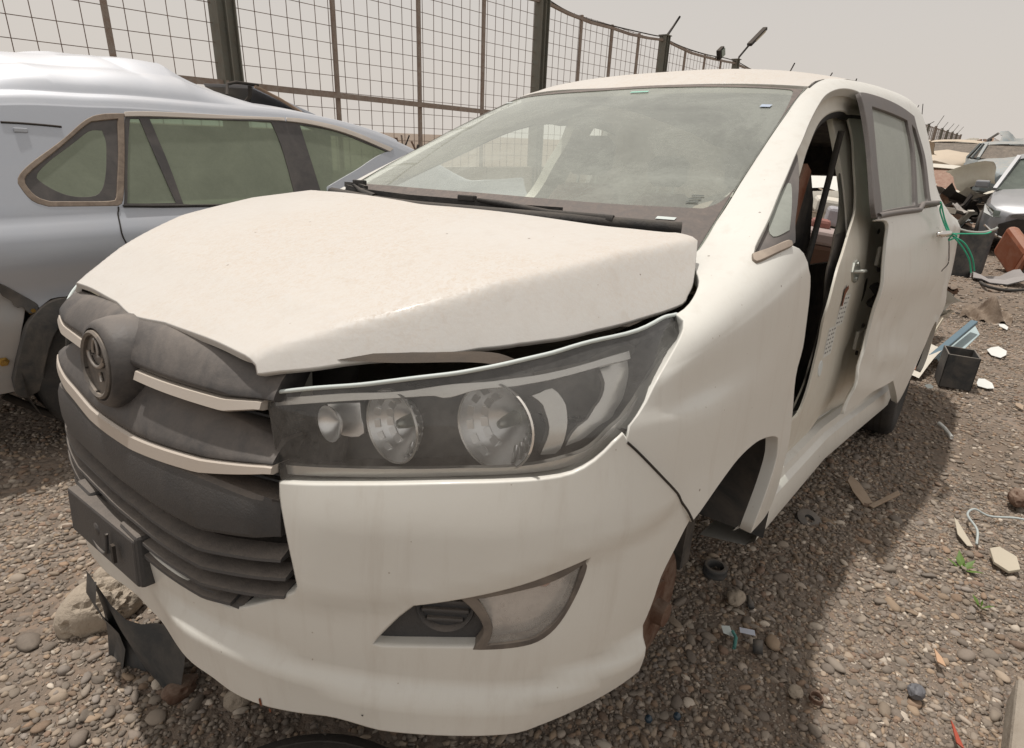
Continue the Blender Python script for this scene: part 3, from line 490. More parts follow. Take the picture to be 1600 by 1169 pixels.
for side in (0, 1):
    f = (lambda q: q) if side == 0 else mirs
    fi = panel('fog_bezel', SKi2, f(D['fog_ins']), m_blackp, car, .012, .002, .02)
    # round vent with slats beside the lamp
    s0, t0 = np.mean(np.concatenate([np.array(q) for q in D['fog_lens']]), 0); s0v = 26.0 if side == 0 else 2 * SC - 26.0
    c = SKi2(np.array(s0v), np.array(2.62 - .02)); n = nrm(SKi2, np.array(s0v), np.array(2.6)); n = n if n[0] < 0 else -n
    MB().lathe([(.050, .004), (.046, .010), (.042, .006), (.040, -.012), (0, -.012)], c, n, 28).build('vent_ring', m_blackp, fi, True, 40)
    xr = Vector(np.cross(n, (0, 0, 1))).normalized()
    for k in range(4):
        z = -.026 + k * .017; l = math.sqrt(max(0, .040 ** 2 - z * z)); q = Vector(c) + Vector(n) * .002 + Vector((0, 0, z))
        MB().bar(q - xr * l, q + xr * l, .012, .006, up=(0, 0, 1)).build('vent_slat', m_blackp, fi, bevel=.002)
    rim = panel('fog_rim', SKo(.001), f(D['fog_rim']), M('lamp_housing_grey', (.085, .075, .068), .5, 0, .3, 9, .4) if side == 0 else bpy.data.materials['lamp_housing_grey'], car, .012, .002, .02, holes=[f(D['fog_lens'])])
    panel('fog_reflector', SKo(-.022), f(D['fog_lens']), M('fog_reflector', (.86, .83, .80), .28, .75, .1, 8, .1, .15, .15, 12) if side == 0 else bpy.data.materials['fog_reflector'], rim, .012, .001, .004)
    c = SKo(-.012)(np.array(27.05 if side == 0 else 2 * SC - 27.18), np.array(3.0))
    MB().lathe([(0, .006), (.007, .005), (.012, 0), (.012, -.004)], c, n, 16).build('amber_bulb', M('amber_glass', (.60, .22, .10), .3) if side == 0 else bpy.data.materials['amber_glass'], rim, True)
    panel('fog_lens', SKo(-.003), f(D['fog_lens']), m_foglens, rim, .012, .002, .006)
# --- grille
G_ = empty('grille'); G_.parent = car; G_.matrix_basis = Matrix()
gs = ln(SC - 2.62, SC + 2.62, 61)
A_ = lambda s: np.abs(s - SC)
sweep('grille_backing', SK, ln(SC - 2.5, SC + 2.5, 40), [(7.6, -.10), (6.0, -.11), (3, -.10), (1.9, -.06)], m_dark, G_)
def taper(v, e=.0): return v
def bar(name, tb, tt, off, ss, mat):
    mx = lambda u: (lambda s: tt_(tt, s) * (1 - u) + tt_(tb, s) * u)
    pr = [(mx(0), -.07)] + [(mx(u), d * off) for u, d in ((.0, -2.2), (.06, -1.7), (.30, -.75), (.55, .05), (.80, .75), (.90, .95), (.95, .95), (.985, .6), (1.0, 0.))] + [(mx(1), -.05)]
    return sweep(name, SK, ss, pr, mat, G_, angle=50)
def tt_(v, s): return v(s) if callable(v) else v
ii = lambda s, a, b: np.clip((A_(s) - a) / (b - a), 0, 1)
top1 = lambda s: 6.86 - .55 * sstep(A_(s), .6, 2.1)
b1b = lambda s: 5.17 + .10 * ii(s, 1.65, 2.0)
bar('upper_bar', b1b, top1, .012, ln(SC - 2.15, SC + 2.15, 51), m_grille)
s1t = lambda s: 5.17 + .11 * ii(s, 1.65, 2.0)
s1b = lambda s: 4.94 - .03 * ii(s, .6, 1.65) + .17 * ii(s, 1.65, 2.0)
for a, b in ((SC + .52, SC + 2.03), (SC - 2.03, SC - .52)):
    sweep('silver_strip', SK, ln(a, b, 26), [(s1t, -.03), (s1t, .004), (lambda s: s1t(s) - .04, .012), (lambda s: s1b(s) + .03, .014), (s1b, .006), (s1b, -.03)], m_satin, G_, angle=30)
# ribbed dark gap behind strip
for k in range(3):
    sweep('rear_rib', SK, ln(SC - 2.15, SC + 2.15, 30), [(4.66 + k * .13, -.075), (4.66 + k * .13, -.055), (4.70 + k * .13, -.055), (4.70 + k * .13, -.075)], m_blackp, G_)
b2t = lambda s: 4.90 - .09 * ii(s, .3, 1.5) - .18 * ii(s, 1.5, 2.15)
b2b = lambda s: 4.12 + .09 * ii(s, .5, 1.5) + .15 * ii(s, 1.5, 2.16)
bar('middle_bar', b2b, b2t, .011, ln(SC - 2.2, SC + 2.2, 51), m_grille)
s2t = lambda s: 4.11 + .09 * ii(s, .5, 1.46) + .16 * ii(s, 1.46, 2.16)
s2b = lambda s: 3.88 + .10 * ii(s, .5, 1.43) + .26 * ii(s, 1.43, 2.17)
sweep('long_silver_strip', SK, ln(SC - 2.22, SC + 2.20, 60), [(s2t, -.03), (s2t, .008), (lambda s: s2t(s) - .03, .013), (lambda s: s2b(s) + .02, .014), (s2b, .008), (s2b, -.03)], m_satin, G_, angle=30)
for k in range(3):
    sweep('mesh_rib', SK, ln(SC - 2.25, SC + 2.25, 30), [(3.95 + k * .10, -.06), (3.95 + k * .10, -.04), (3.985 + k * .10, -.04), (3.985 + k * .10, -.06)], m_blackp, G_)
eo = lambda v: (lambda s: v - (v + .006) * ii(s, 2.0, 2.3))
lbt = lambda s: 3.98 - .10 * sstep(A_(s), 1.2, 2.3)
lbb = lambda s: 3.17 - .10 * ii(s, .4, 1.4) + .27 * ii(s, 1.4, 2.34)
sweep('lower_bar', SK, ln(SC - 2.40, SC + 2.25, 60), [(lbt, -.05), (lbt, .002), (lambda s: lbt(s) - .05, eo(.010)), (lambda s: lbt(s) - .20, eo(.014)), (lambda s: lbb(s) + .30, eo(.014)), (lambda s: lbb(s) + .08, eo(.012)), (lambda s: lbb(s) + .015, eo(.007)), (lbb, -.004), (lbb, -.04)], m_blackp, G_, angle=28)
def slat(tb, th, sm, e):
    ss = ln(SC - sm, SC + sm, 50); f0 = lambda s: tb + .28 * ii(s, 1.38, 2.4) - .12 * ii(s, .4, 1.38)
    sweep('grille_slat', SK, ss, [(lambda s: f0(s) + th, -.030), (lambda s: f0(s) + th * .9, -.014), (lambda s: f0(s) + .05, .007), (lambda s: f0(s) + .01, .008), (f0, .0), (lambda s: f0(s) - .01, -.030)], m_blackp, G_, angle=25)
slat(2.86, .12, 2.29, 0); slat(2.59, .11, 2.34, 0); slat(2.33, .11, 2.32, 0); slat(2.12, .10, 1.70, 0)
sweep('opening_lip', SK, ln(SC - 1.8, SC + 1.8, 30), [(2.22, -.05), (2.10, -.004), (2.02, .0), (2.0, -.03)], m_blackp, G_)
# badge boss and emblem
bn = Vector((-1, -.03, .03)).normalized(); bc = Vector(SK(np.array(SC + .0), np.array(5.06))) + bn * .012
yv = Vector((0, 0, 1)).cross(bn).normalized(); zv = bn.cross(yv).normalized()
boss = MB().lathe([(.090, -.05), (.088, -.012), (.082, .010), (.075, .020), (.068, .022), (.066, .014), (.0, .014)], bc, bn, 40).build('badge_boss', m_grille, G_, True, 45)
bd = empty('badge'); bd.parent = car
m_ring = M('worn_badge_grey', (.10, .095, .09), .45, .3, .3, 30, .4)
ob = MB().lathe([(.064, .014), (.064, .024), (.060, .027), (.055, .024), (.055, .018), (.0, .018)], bc, bn, 40).build('badge_ring', m_ring, bd, True, 40)
m_worn = M('worn_emblem_silver', (.30, .28, .26), .35, .6, .2, 60, .2)
def P2(x, z, h=.021): return bc + yv * x + zv * z + bn * h     # x to the left of the viewer
def arc(cx, cz, rx, rz, a0, a1, n=18): return [P2(cx + rx * math.cos(R(a0 + (a1 - a0) * i / n)), cz + rz * math.sin(R(a0 + (a1 - a0) * i / n))) for i in range(n + 1)]
MB().tube(arc(0, .030, .036, .034, 196, 344), .0038, 6).build('emblem_bowl', m_worn, bd, True)
MB().tube(arc(0, .022, .038, .026, 200, 340), .0032, 6).build('emblem_hull', m_worn, bd, True)
MB().tube(arc(0, .018, .012, .030, 70, 182, 12), .003, 6).tube(arc(.0, .018, .012, .030, -2, 70, 8), .003, 6).build('emblem_loop', m_worn, bd, True)
MB().tube([P2(.012, -.012), P2(.018, -.028)], .003, 6).build('emblem_stem', m_worn, bd, True)
for a in (40, 100, 200, 260, 320): MB().box(bc + yv * .058 * math.cos(R(a)) + zv * .058 * math.sin(R(a)) + bn * .02, (.006, .006, .009)).build('clip_slot', m_dark, bd)
# number plate holder
PH = empty('plate_holder'); PH.parent = car
px0 = -.030
PY = .065; PZ = .450
hold = MB().box((px0 + .016, PY, PZ), (.034, .32, .105), rot=Matrix.Rotation(R(3), 3, 'Z')).build('holder_plate', m_blackp, PH, bevel=.006)
for y in (-.09, .125): MB().box((px0 - .002 + y * .05, PY + y, PZ), (.006, .012, .038)).build('slot', m_dark, PH)
cv = [Vector((px0 - .003 + y * .05, PY + y, PZ + z)) for y, z in ((.10, .035), (.075, -.01), (.03, -.036), (-.015, -.034), (-.045, -.015), (-.06, .03))]
MB().tube(crspline(cv, k=5), .0035, 6).build('moulded_rib', m_blackp, PH, True)
MB().lathe([(0, .004), (.012, .003), (.016, 0), (.016, -.003)], (px0, PY + .015, PZ + .008), (-1, 0, 0), 16).build('screw_boss', m_blackp, PH, True)
for y in (-.125, .12): MB().box((px0 + .045, PY + y, PZ + .004), (.07, .085, .115)).build('holder_side', m_blackp, PH, bevel=.008)
# --- headlights
def SKHo(d):
    o = Fn(lambda s, t: SKH(s, t) + nrm(SKH, s, t) * d, SK.s0, SK.s1, SK.t0, SK.t1); o.sign = 1; return o
def headlight(side):
    f = (lambda q: q) if side == 0 else mirs; my = 1 if side == 0 else -1
    H = empty('headlight'); H.parent = car
    panel('lamp_housing', SKHo(-.125), f(D['hl_b']), bpy.data.materials.get('lamp_black') or M('lamp_black', (.14, .137, .133), .35, 0, .2, 7, .5, .1), H, .02, .0, .05)
    loops = outline(SKH, f(D['hl']), .02); a = SKH(loops[:, 0], loops[:, 1]); nn = nrm(SKH, loops[:, 0], loops[:, 1])
    secs = [[p - n_ * d for d in (.004, .03, .08, .15)] for p, n_ in zip(a, nn)]; secs.append(secs[0])
    loft('lamp_rim', secs, m_blackp, H)
    panel('upper_strip', SKHo(-.02), f(D['hl_s1']), m_chrome if 0 else bpy.data.materials.get('lamp_strip') or M('lamp_strip', (.80, .77, .72), .22, .5, .05), H, .012, .001, .012)
    panel('lower_strip', SKHo(-.02), f(D['hl_s2']), bpy.data.materials['lamp_strip'], H, .012, .001, .012)
    for q_ in ('hl_fl2',): panel('chrome_flank', SKHo(-.062), f(D[q_]), m_bowl, H, .012, .001, .02)
    panel('marker_arc', SKHo(-.055), f(D['hl_arc']), bpy.data.materials['lamp_strip'], H, .012, .001, .01)
    for k, (key, r, dep) in enumerate((('bowl1', .069, .062), ('bowl2', .058, .052), ('bowl3', .024, .03))):
        c = Vector(D[key]); c.y *= my; c += Vector((-.012, 0, 0)); ax = Vector((-1, .10 * -my if k == 0 else 0, 0)).normalized()
        if k == 2: MB().lathe([(.0, -.012), (.018, -.006), (.028, .004), (.030, .008)], c, ax, 20).build('position_reflector', m_bowl, H, True); continue
        b = MB().lathe([(r * u, -dep + dep * u * u) for u in (.16, .3, .42, .54, .66, .78, .9, 1.0)], c, ax, 48).build('reflector_bowl', m_bowl, H, True, 60)
        MB().lathe([(r, 0), (r * 1.03, .003), (r * 1.06, .0)], c, ax, 48).build('bowl_trim', bpy.data.materials['lamp_strip'], b, True, 50)
        MB().lathe([(0, -dep * .2), (.007, -dep * .25), (.010, -dep * .5), (.012, -dep)], c, ax, 16).build('bulb', m_steel, b, True)
        # fluted flank on the inner side, stepped facets on the outer side
        x = ax.cross(Vector((0, 0, 1))).normalized(); up = Vector((0, 0, 1))
        for q in range(9):
            a = R(118 + q * 15); rr = r * .93
            p0 = c + x * (math.cos(a) * rr * my) + up * (math.sin(a) * rr) - ax * (dep * .14); p1 = c + x * (math.cos(a) * r * .62 * my) + up * (math.sin(a) * r * .62) - ax * (dep * .55)
            MB().tube([p0, p1], .0042, 6).build('flute', m_bowl, b, True)
        for q in range(6):
            for j in range(2):
                a = R(-62 + q * 24); rr = r * (.88 - .22 * j); p0 = c + x * (math.cos(a) * rr * my) + up * (math.sin(a) * rr) - ax * (dep * (.20 + .33 * j))
                MB().box(p0, (.003, r * .24, r * .22), rot=Matrix.Rotation(a, 3, 'X') @ Matrix.Rotation(R(25), 3, 'Z')).build('facet', m_bowl, b)
    if side == 0:
        panel('inner_shade', SKHo(-.052), D['hl_bz'], bpy.data.materials['lamp_strip'], H, .012, .001, .02)
    panel('lens', SKHo(-.003), f(D['hl']), m_lens, H, .02, .003, .022)
    # clear wing along the top of the lens
    return H
headlight(0); headlight(1)
# --- bonnet
hs = [D['h_front'][0], ]
hn = [D['h_front'][0][::-1], D['h_side'][0], D['h_side'][1], D['h_rear'][0]]
fc = D['h_front'][0][-1]; rc = D['h_rear'][0][-1]
mh = lambda segs: [[[-p[0], p[1]] for p in s][::-1] for s in segs][::-1]
cf = [[fc[0], fc[1]], [0, fc[1] - .012], [-fc[0], fc[1]]]; cr_ = [[rc[0], rc[1]], [0, rc[1] - .012], [-rc[0], rc[1]]]
bon = panel('bonnet', HD, hn + [cr_] + mh(hn) + [cf[::-1]], m_bonnet, car, .014, .004, .014, grid=.014)
# folded front lip under the bonnet edge and inner structure
# --- engine bay darkness under the bonnet
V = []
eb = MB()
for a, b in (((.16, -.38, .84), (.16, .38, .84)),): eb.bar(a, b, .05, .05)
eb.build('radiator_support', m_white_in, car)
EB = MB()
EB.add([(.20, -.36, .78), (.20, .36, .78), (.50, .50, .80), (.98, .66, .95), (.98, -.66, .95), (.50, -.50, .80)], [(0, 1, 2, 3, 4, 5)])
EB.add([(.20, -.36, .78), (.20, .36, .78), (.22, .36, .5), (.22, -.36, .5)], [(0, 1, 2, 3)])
EB.build('engine_bay_dark_sheet', m_dark, car)  # added black sheets stand in for the shade inside the engine bay
# dusty top of the front panel, seen in the slot between bonnet and lamp
sv = ln(SC + 1.2, SC + 4.6, 30)
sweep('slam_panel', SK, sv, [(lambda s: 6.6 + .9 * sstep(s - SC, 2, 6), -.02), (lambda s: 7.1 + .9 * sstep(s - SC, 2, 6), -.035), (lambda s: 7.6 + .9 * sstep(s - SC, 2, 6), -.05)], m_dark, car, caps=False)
sweep('slam_panel', SK, 2 * SC - sv[::-1], [(6.6, -.02), (7.1, -.035), (7.6, -.05)], M('primer_yellow_white', (.62, .58, .42), .5, 0, .3, 8, .4), car, caps=False)
# --- body side: front wing, windscreen pillar and roof rail in one pressing
ws = D['f_edge']
t14 = NR - 1
sA = SC + 9.05                                    # windscreen corner
edge = ws[0]; arch, archr, rear, topf, windl, pillar = ws[1], ws[2], ws[3], ws[4], ws[5], ws[6] if len(ws) > 6 else None
hoodl = D['f_hood'][0]
hl_out = D['hl_outer_f'][:]; hl_out[-1] = edge[0]
hood_line = [[31.05, 14], [30.50, 13.75], [29.95, 13.2], [29.45, 12.95], hl_out[0]]
qcut = [pillar[-1], [38.1, 11.32], [38.7, 11.12], [39.42, 10.86]]
qtr = [[39.42, 10.86], [39.50, 9.6], [39.52, 8.6]]
rdr = D['rd_rear'][0][::-1]
low = [[39.15, 2.2], [39.9, .9]]
arc2 = [[39.9, .9], [40.05, 2.2], [40.5, 3.4], [41.05, 3.9], [41.6, 3.5], [42.1, 2.2], [42.25, 1.0]]
rend = [[42.25, 1.0], [43, 1.0], [43.9, 1.3]]
top14 = [[44, 14], [41, 14], [38, 14], [35, 14], [33, 14], [31.05, 14]]
side = [hood_line, hl_out, edge, arch, archr, rear, topf, windl, pillar, qcut, qtr, [qtr[-1], rdr[0]], rdr, low, arc2, rend, [[43.9, 1.3], [44, 4], [44, 9], [44, 14]], top14]
def side_off(s, t):
    a = np.abs(s - SC) + SC
    # wheel arch swelling and the shoulder crease along the wing
    X = np.interp(a, [SC + 7 + i for i in range(len(XS))], XS); Z = np.interp(t, range(15), [.22, .32, .45, .58, .70, .82, .92, 1.0, 1.06, 1.2, 1.3, 1.4, 1.45, 1.5, 1.55])
    r = np.sqrt((X - .98) ** 2 + (Z - .30) ** 2)
    d = .010 * (1 - sstep(r, .38, .80)) * sstep(a, SC + 6.5, SC + 7.5)
    # dents in the rear quarter
    d = d - .035 * np.exp(-((X - 3.75) / .16) ** 2 - ((Z - .95) / .10) ** 2) - .03 * np.exp(-((X - 4.15) / .2) ** 2 - ((Z - .62) / .13) ** 2) + .02 * np.exp(-((X - 3.95) / .1) ** 2 - ((Z - .75) / .08) ** 2)
    return d
def SKs_fn(s, t): return SK(s, t) + nrm(SK, s, t) * side_off(s, t)[..., None]
SKs = Fn(SKs_fn, SK.s0, SK.s1, SK.t0, SK.t1); SKs.sign = 1
sidep = panel('body_side', SKs, side, m_white, car, .026, .003, .03, grid=.03)
far_side = panel('body_side', SKs, mirs(side), m_white, car, .035, .003, .03, grid=.05)
# fold of the wing behind the front wheel (rear edge is a doubled flange)
lp = outline(SKs, [rear], .03); a = SKs(lp[:, 0], lp[:, 1]); n_ = nrm(SKs, lp[:, 0], lp[:, 1])
loft('wing_flange', [[p - q * .028, p - q * .032 + np.array([-.035, .004, 0])] for p, q in zip(a, n_)], m_white_in, car)
# --- roof
def roof_fn(q, t):
    q = np.asarray(q, float); xf = 1.832 + .088 * np.abs(q) ** 2.2; x = xf + t * (4.62 - xf)
    xs = np.linspace(1.8, 4.62, 60); yE = np.array([E_of(v)[0] for v in xs]); zE = np.array([E_of(v)[1] for v in xs])
    dy = np.interp(x, [2.2, 2.5, 3.3, 4.6], [0, .03, .12, .13])
    zE[0:1] = zE[0:1]; y = np.interp(x, xs, yE) + dy; z0 = np.interp(x, xs, zE)
    z0 = np.where(x < 1.93, 1.602 - (1.93 - x) * .46, z0); cr = np.interp(x, [1.83, 2.3, 3, 4.6], [.055, .068, .065, .05])
    return np.stack([x, q * y, z0 + cr * (1 - np.abs(q) ** 2.3) + .002 + .02 * sstep(q, 0, .9) * (1 - sstep(x, 1.9, 2.6))], -1)
RF = Fn(roof_fn, -1, 1, 0, 1); RF.sign = -1
panel('roof', RF, [[[-1, 0], [-.5, 0], [0, 0], [.5, 0], [1, 0]], [[1, 0], [1, 1]], [[1, 1], [-1, 1]], [[-1, 1], [-1, 0]]], m_bonnet, car, .04, .004, .03, grid=.06)
# dark ditch between roof and rail
for sg in (-1, 1):
    V = [roof_fn(np.array(sg * 1.0), np.array(u)) for u in ln(0, 1, 30)]
    MB().tube([Vector(v) - Vector((0, 0, .006)) for v in V], .006, 5).build('roof_ditch', m_rubber, car, True)
# --- windscreen
yeT = lambda z, e=0: float(ws_edge(z)[1]) - e
zt = lambda y: 1.6135 - .030 * (abs(y) / .6) ** 2
def wsout(e, zb, et=0):
    l = [[-yeT(z, e), z] for z in ln(zb, 1.585 - et, 14)]; tp = [[y, zt(y) - et] for y in ln(-yeT(1.585, e) + .012, yeT(1.585, e) - .012, 11)]
    r = [[yeT(z, e), z] for z in ln(1.585 - et, zb, 14)]; b = [[y, zb] for y in ln(yeT(zb, e), -yeT(zb, e), 7)]
    return [l, [l[-1]] + tp + [r[0]], r, b]
wsg = panel('windscreen', WS, wsout(.004, 1.085), m_ws, car, .03, .001, .006, grid=.06)
WSo = Fn(lambda s, t: WS(s, t) + nrm(WS, s, t) * -.0015 * -WS.sign * -1, WS.s0, WS.s1, WS.t0, WS.t1); WSo.sign = WS.sign
nn0 = nrm(WS, np.array(0.), np.array(1.3)) * WS.sign
def WSoff(d):
    o = Fn(lambda s, t: WS(s, t) + nrm(WS, s, t) * WS.sign * d, WS.s0, WS.s1, WS.t0, WS.t1); o.sign = WS.sign; return o
hole_r = [[-.5905, 1.568], [-.6204, 1.50], [-.6459, 1.414], [-.668, 1.3234], [-.679, 1.2694], [-.682, 1.2252], [-.676, 1.195], [-.655, 1.1795]]
hole = [hole_r, [[-.655, 1.1795], [-.4635, 1.1754], [-.2586, 1.1775], [0, 1.181], [.238, 1.178], [.5, 1.170], [.64, 1.168]], [[.64, 1.168], [.672, 1.19], [.668, 1.28], [.645, 1.4], [.60, 1.55]], [[.60, 1.55], [.56, 1.578], [.3, 1.590], [0, 1.596], [-.3, 1.592], [-.55, 1.58], [-.5905, 1.568]]]
panel('frit_band', WSoff(.002), wsout(.006, 1.088, .003), m_frit, wsg, .02, .0, .001, holes=[hole], grid=.05)
def decal(S, c, w_, h_, name, mat, par, d=.004, nx=1):
    t = lambda x: x
    q = [[c[0] - w_, c[1] - h_], [c[0] + w_, c[1] - h_], [c[0] + w_, c[1] + h_], [c[0] - w_, c[1] + h_], [c[0] - w_, c[1] - h_]]
    return panel(name, WSoff(d), [q[0:2], q[1:3], q[2:4], q[3:5]], mat, par, .01, 0, .0005)
m_pale = M('pale_sticker', (.55, .60, .58), .5); m_blue = M('blue_white_sticker', (.38, .45, .56), .5)
decal(WS, D['sticker1'][0][0], .014, .005, 'sticker', m_blue, wsg)
decal(WS, (-.6018, 1.150), .020, .003, 'sticker', m_pale, wsg)
decal(WS, D['sticker4'][0][0], .035, .003, 'sticker', M('aqua_sticker', (.25, .52, .42), .5), wsg)
decal(WS, D['sticker5'][0][0], .025, .003, 'sticker', m_pale, wsg)
m_etch = M('etched_print', (.10, .11, .10), .6)
for k in range(5): decal(WS, (-.6223, 1.192 + k * .0042), .013 - .003 * (k % 2), .0011, 'etched_line', m_etch, wsg)
# wipers
def wiper(arm, blade, nm='wiper'):
    W = empty('wiper'); W.parent = car
    pa = [Vector(WSoff(.028)(np.array(p[0]), np.array(p[1] - .012))) for p in arm]; pb = [Vector(WSoff(.014)(np.array(p[0]), np.array(p[1]))) for p in blade]
    MB().tube(pa, [.012] + [.008] * (len(pa) - 2) + [.005], 8).build('wiper_arm', m_rubber, W, True)
    m = MB()
    for a, b in zip(pb[:-1], pb[1:]): m.bar(a, b, .012, .018)
    m.build('wiper_blade', m_rubber, W)
    mid = pb[len(pb) // 2]; MB().bar(mid - Vector((0, .03, -.012)), mid + Vector((0, .03, .012)), .016, .016).build('blade_clip', m_rubber, W, bevel=.003)
wiper([[-.52, 1.128], [-.365, 1.133], [-.21, 1.146], [-.14, 1.150]], [[.60, 1.140], [.40, 1.137], [.1366, 1.140], [-.0932, 1.141], [-.2302, 1.138], [-.3754, 1.139]])
wiper([[.25, 1.13], [.38, 1.140], [.49, 1.152]], [[.71, 1.150], [.62, 1.150], [.50, 1.150], [.42, 1.146]])
cw = MB(); cw.tube([WSoff(.02)(np.array(y), np.array(1.115 - .0)) for y in ln(-.66, .66, 24)], .016, 8).build('cowl_seal', m_rubber, car, True)
# --- quarter light triangle
tri = panel('quarter_light_frame', SKi2, D['triangle'], m_frame, car, .012, .001, .01)
panel('quarter_light_glass', SKo(-.018), D['tri_glass'], m_sideglass, tri, .012, .0, .002)
panel('belt_moulding', SKo1, D['tri_mould'], M('dusty_brown_moulding', (.22, .18, .15), .6, 0, .4, 12, .5), car, .01, .003, .02)
far_tri = panel('quarter_light_frame', SKi2, mirs(D['triangle']), m_frame, car, .03, .001, .01)
# --- recessed door frame: pillar, header, sill
bi = [p for p in D['bp_in'][0]]
bpo = [[bi[-1][0], bi[-1][1]], [35.2, 1.4], [39.4, 1.2]]
bo = D['bp_out'][0][::-1]
bp = [bi, [bi[-1], [35.2, 1.4], [36.4, 1.3], bo[0]], bo, [bo[-1], [38.6, 12.5]], [[38.6, 12.5], [38.2, 12.6], bi[0]]]
bp_p = panel('door_pillar', SKi8, bp, m_white_in, car, .02, .003, .008, grid=.05)
panel('door_pillar', SKi8, mirs(bp), m_white_in, car, .04, .004, .05, grid=.08)
panel('hinge_recess', SKo(-.105), [[[36.2, 1.2], [37.2, 6], [37.6, 12]], [[37.6, 12], [39.6, 12]], [[39.6, 12], [39.6, 1.2]], [[39.6, 1.2], [36.2, 1.2]]], m_white_in, car, .04, .002, .02, grid=.06)
# roof side header flange joining the A-pillar to the pillar
hd = [[p[0] + 0, p[1]] for p in pillar if p[0] > 31.6]
for mf in (0, 1):
    lp = resample(SKs, crspline(hd + [[37.9, 11.4], [38.6, 11.2], [39.4, 10.9]]), .03); lp = np.array(lp)
    if mf: lp[:, 0] = 2 * SC - lp[:, 0]
    secs = []
    for p in lp:
        P = SKs(p[0], p[1]); n_ = nrm(SKs, p[0], p[1]); td = SKs(p[0], p[1] - .4) - P; td /= np.linalg.norm(td)
        secs.append([P - n_ * .003, P - n_ * .04, P - n_ * .055 + td * .012, P - n_ * .062 + td * .035, P - n_ * .085 + td * .04])
    loft('door_header_flange', secs, m_white_in, car, angle=40)
    secs = [[s_[3] + (s_[4] - s_[3]) * .2, s_[4] + np.array([0, 0, -.005]), s_[4] + np.array([0, .01 * (1 if not mf else -1), -.002])] for s_ in secs]
    loft('door_seal', secs, m_rubber, car)
bt = [p for p in D['bp_trim'][0]]
bk_ = next(i for i, p in enumerate(bt) if p[1] < 8.4)
panel('pillar_trim', SKi9, [bt[:bk_ + 1], [bt[bk_], [39.0, bt[bk_][1]]], [[39.0, bt[bk_][1]], [39.0, 12]], [[39.0, 12], bt[0]]], m_trim, car, .03, .002, .006, grid=.05)
panel('lower_pillar_trim', SKi9, [bt[bk_:], [bt[-1], [39.0, 1.5]], [[39.0, 1.5], [39.0, bt[bk_][1]]], [[39.0, bt[bk_][1]], bt[bk_]]], m_cloth, car, .03, .002, .006, grid=.05)
# sill in steps
def sillsec(x, my=1):
    dy = float(np.interp(x, [2.2, 2.5, 3.3, 4.6], [0, .03, .12, .13])) * .6
    return [(x, -(y + dy) * my, z) for y, z in ((.70, .20), (.84, .225), (.865, .25), (.872, .30), (.862, .345), (.845, .36), (.838, .385), (.815, .395), (.80, .392), (.79, .41), (.70, .415), (.68, .36))]
for my in (1, -1): loft('sill', [sillsec(x, my) for x in ln(1.34, 3.32, 24)], m_white, car, angle=30)
MB().add([(1.42, -.79, .4155), (1.66, -.79, .4155), (1.60, -.69, .4195), (1.36, -.69, .4195)], [(0, 1, 2, 3)]).build('scuff_plate', m_blackp, car)
sc_ = MB().box((1.60, -.742, .421), (.40, .085, .008)).build('scuff_plate', m_blackp, car, bevel=.003)
# --- latch striker, labels, hinges on the pillar
def skp(S, s, t): return Vector(S(np.array(float(s)), np.array(float(t)))), Vector(nrm(S, np.array(float(s)), np.array(float(t))))
lc, lnn = skp(SKi8, 37.335, 6.714); lnn = lnn if lnn.y < 0 else -lnn
lx = Vector((1, 0, 0)); lx = (lx - lnn * lx.dot(lnn)).normalized(); lz = lx.cross(lnn).normalized(); lz = lz if lz.z > 0 else -lz
K = empty('latch_striker'); K.parent = car
q = [(-.055, -.0), (-.035, .032), (0, .042), (.035, .032), (.055, 0), (.035, -.032), (0, -.042), (-.035, -.032)]
MB().add([lc + lnn * .006 + lx * a + lz * b for a, b in q] + [lc - lnn * .004 + lx * a * 1.05 + lz * b * 1.05 for a, b in q], [tuple(range(8))] + [(i, (i + 1) % 8, 8 + (i + 1) % 8, 8 + i) for i in range(8)]).build('striker_plate', m_steel, K)
MB().tube([lc + lx * -.03 + lnn * .004, lc + lx * -.03 + lnn * .03, lc + lx * .03 + lnn * .03, lc + lx * .03 + lnn * .004], .006, 8).build('striker_loop', m_steel, K, True)
for dz in (-.028, .028): MB().lathe([(0, .006), (.008, .006), (.009, 0)], lc + lz * dz + lnn * .005, lnn, 6).build('screw', m_steel, K)
m_print = M('label_print', (.20, .20, .19), .6); m_label = M('label_white', (.66, .67, .64), .5)
def pl_quad(s, t, w_, h_, mat, name, d=.0015):
    c, n = skp(SKi8, s, t); n = n if n.y < 0 else -n; x = Vector((1, 0, 0)); x = (x - n * x.dot(n)).normalized(); z = Vector((0, 0, 1)); z = (z - n * z.dot(n)).normalized(); c = c + n * d
    return MB().add([c - x * w_ - z * h_, c + x * w_ - z * h_, c + x * w_ + z * h_, c - x * w_ + z * h_], [(0, 1, 2, 3)]).build(name, mat, car), c, x, z, n
for (s, t, w_, h_) in ((37.05, 5.35, .055, .06), (36.75, 4.45, .06, .055)):
    o, c, x, z, n = pl_quad(s, t, w_, h_, m_label, 'sticker')
    for k in range(6):
        for j in range(3):
            a = -w_ * .8 + j * w_ * .58; ww = w_ * (.20 + .08 * ((k + j) % 3)); b = h_ * (.75 - k * .3)
            cc = c + x * a + z * b + n * .001; MB().add([cc, cc + x * ww, cc + x * ww + z * .006, cc + z * .006], [(0, 1, 2, 3)]).build('printed_line', m_print, o)
c, n = skp(SKi8, 36.45, 3.75); n = n if n.y < 0 else -n
MB().lathe([(0, .003), (.028, .003), (.030, .0)], c, n, 24).build('round_plug', M('pale_plug', (.62, .66, .66), .5), car)
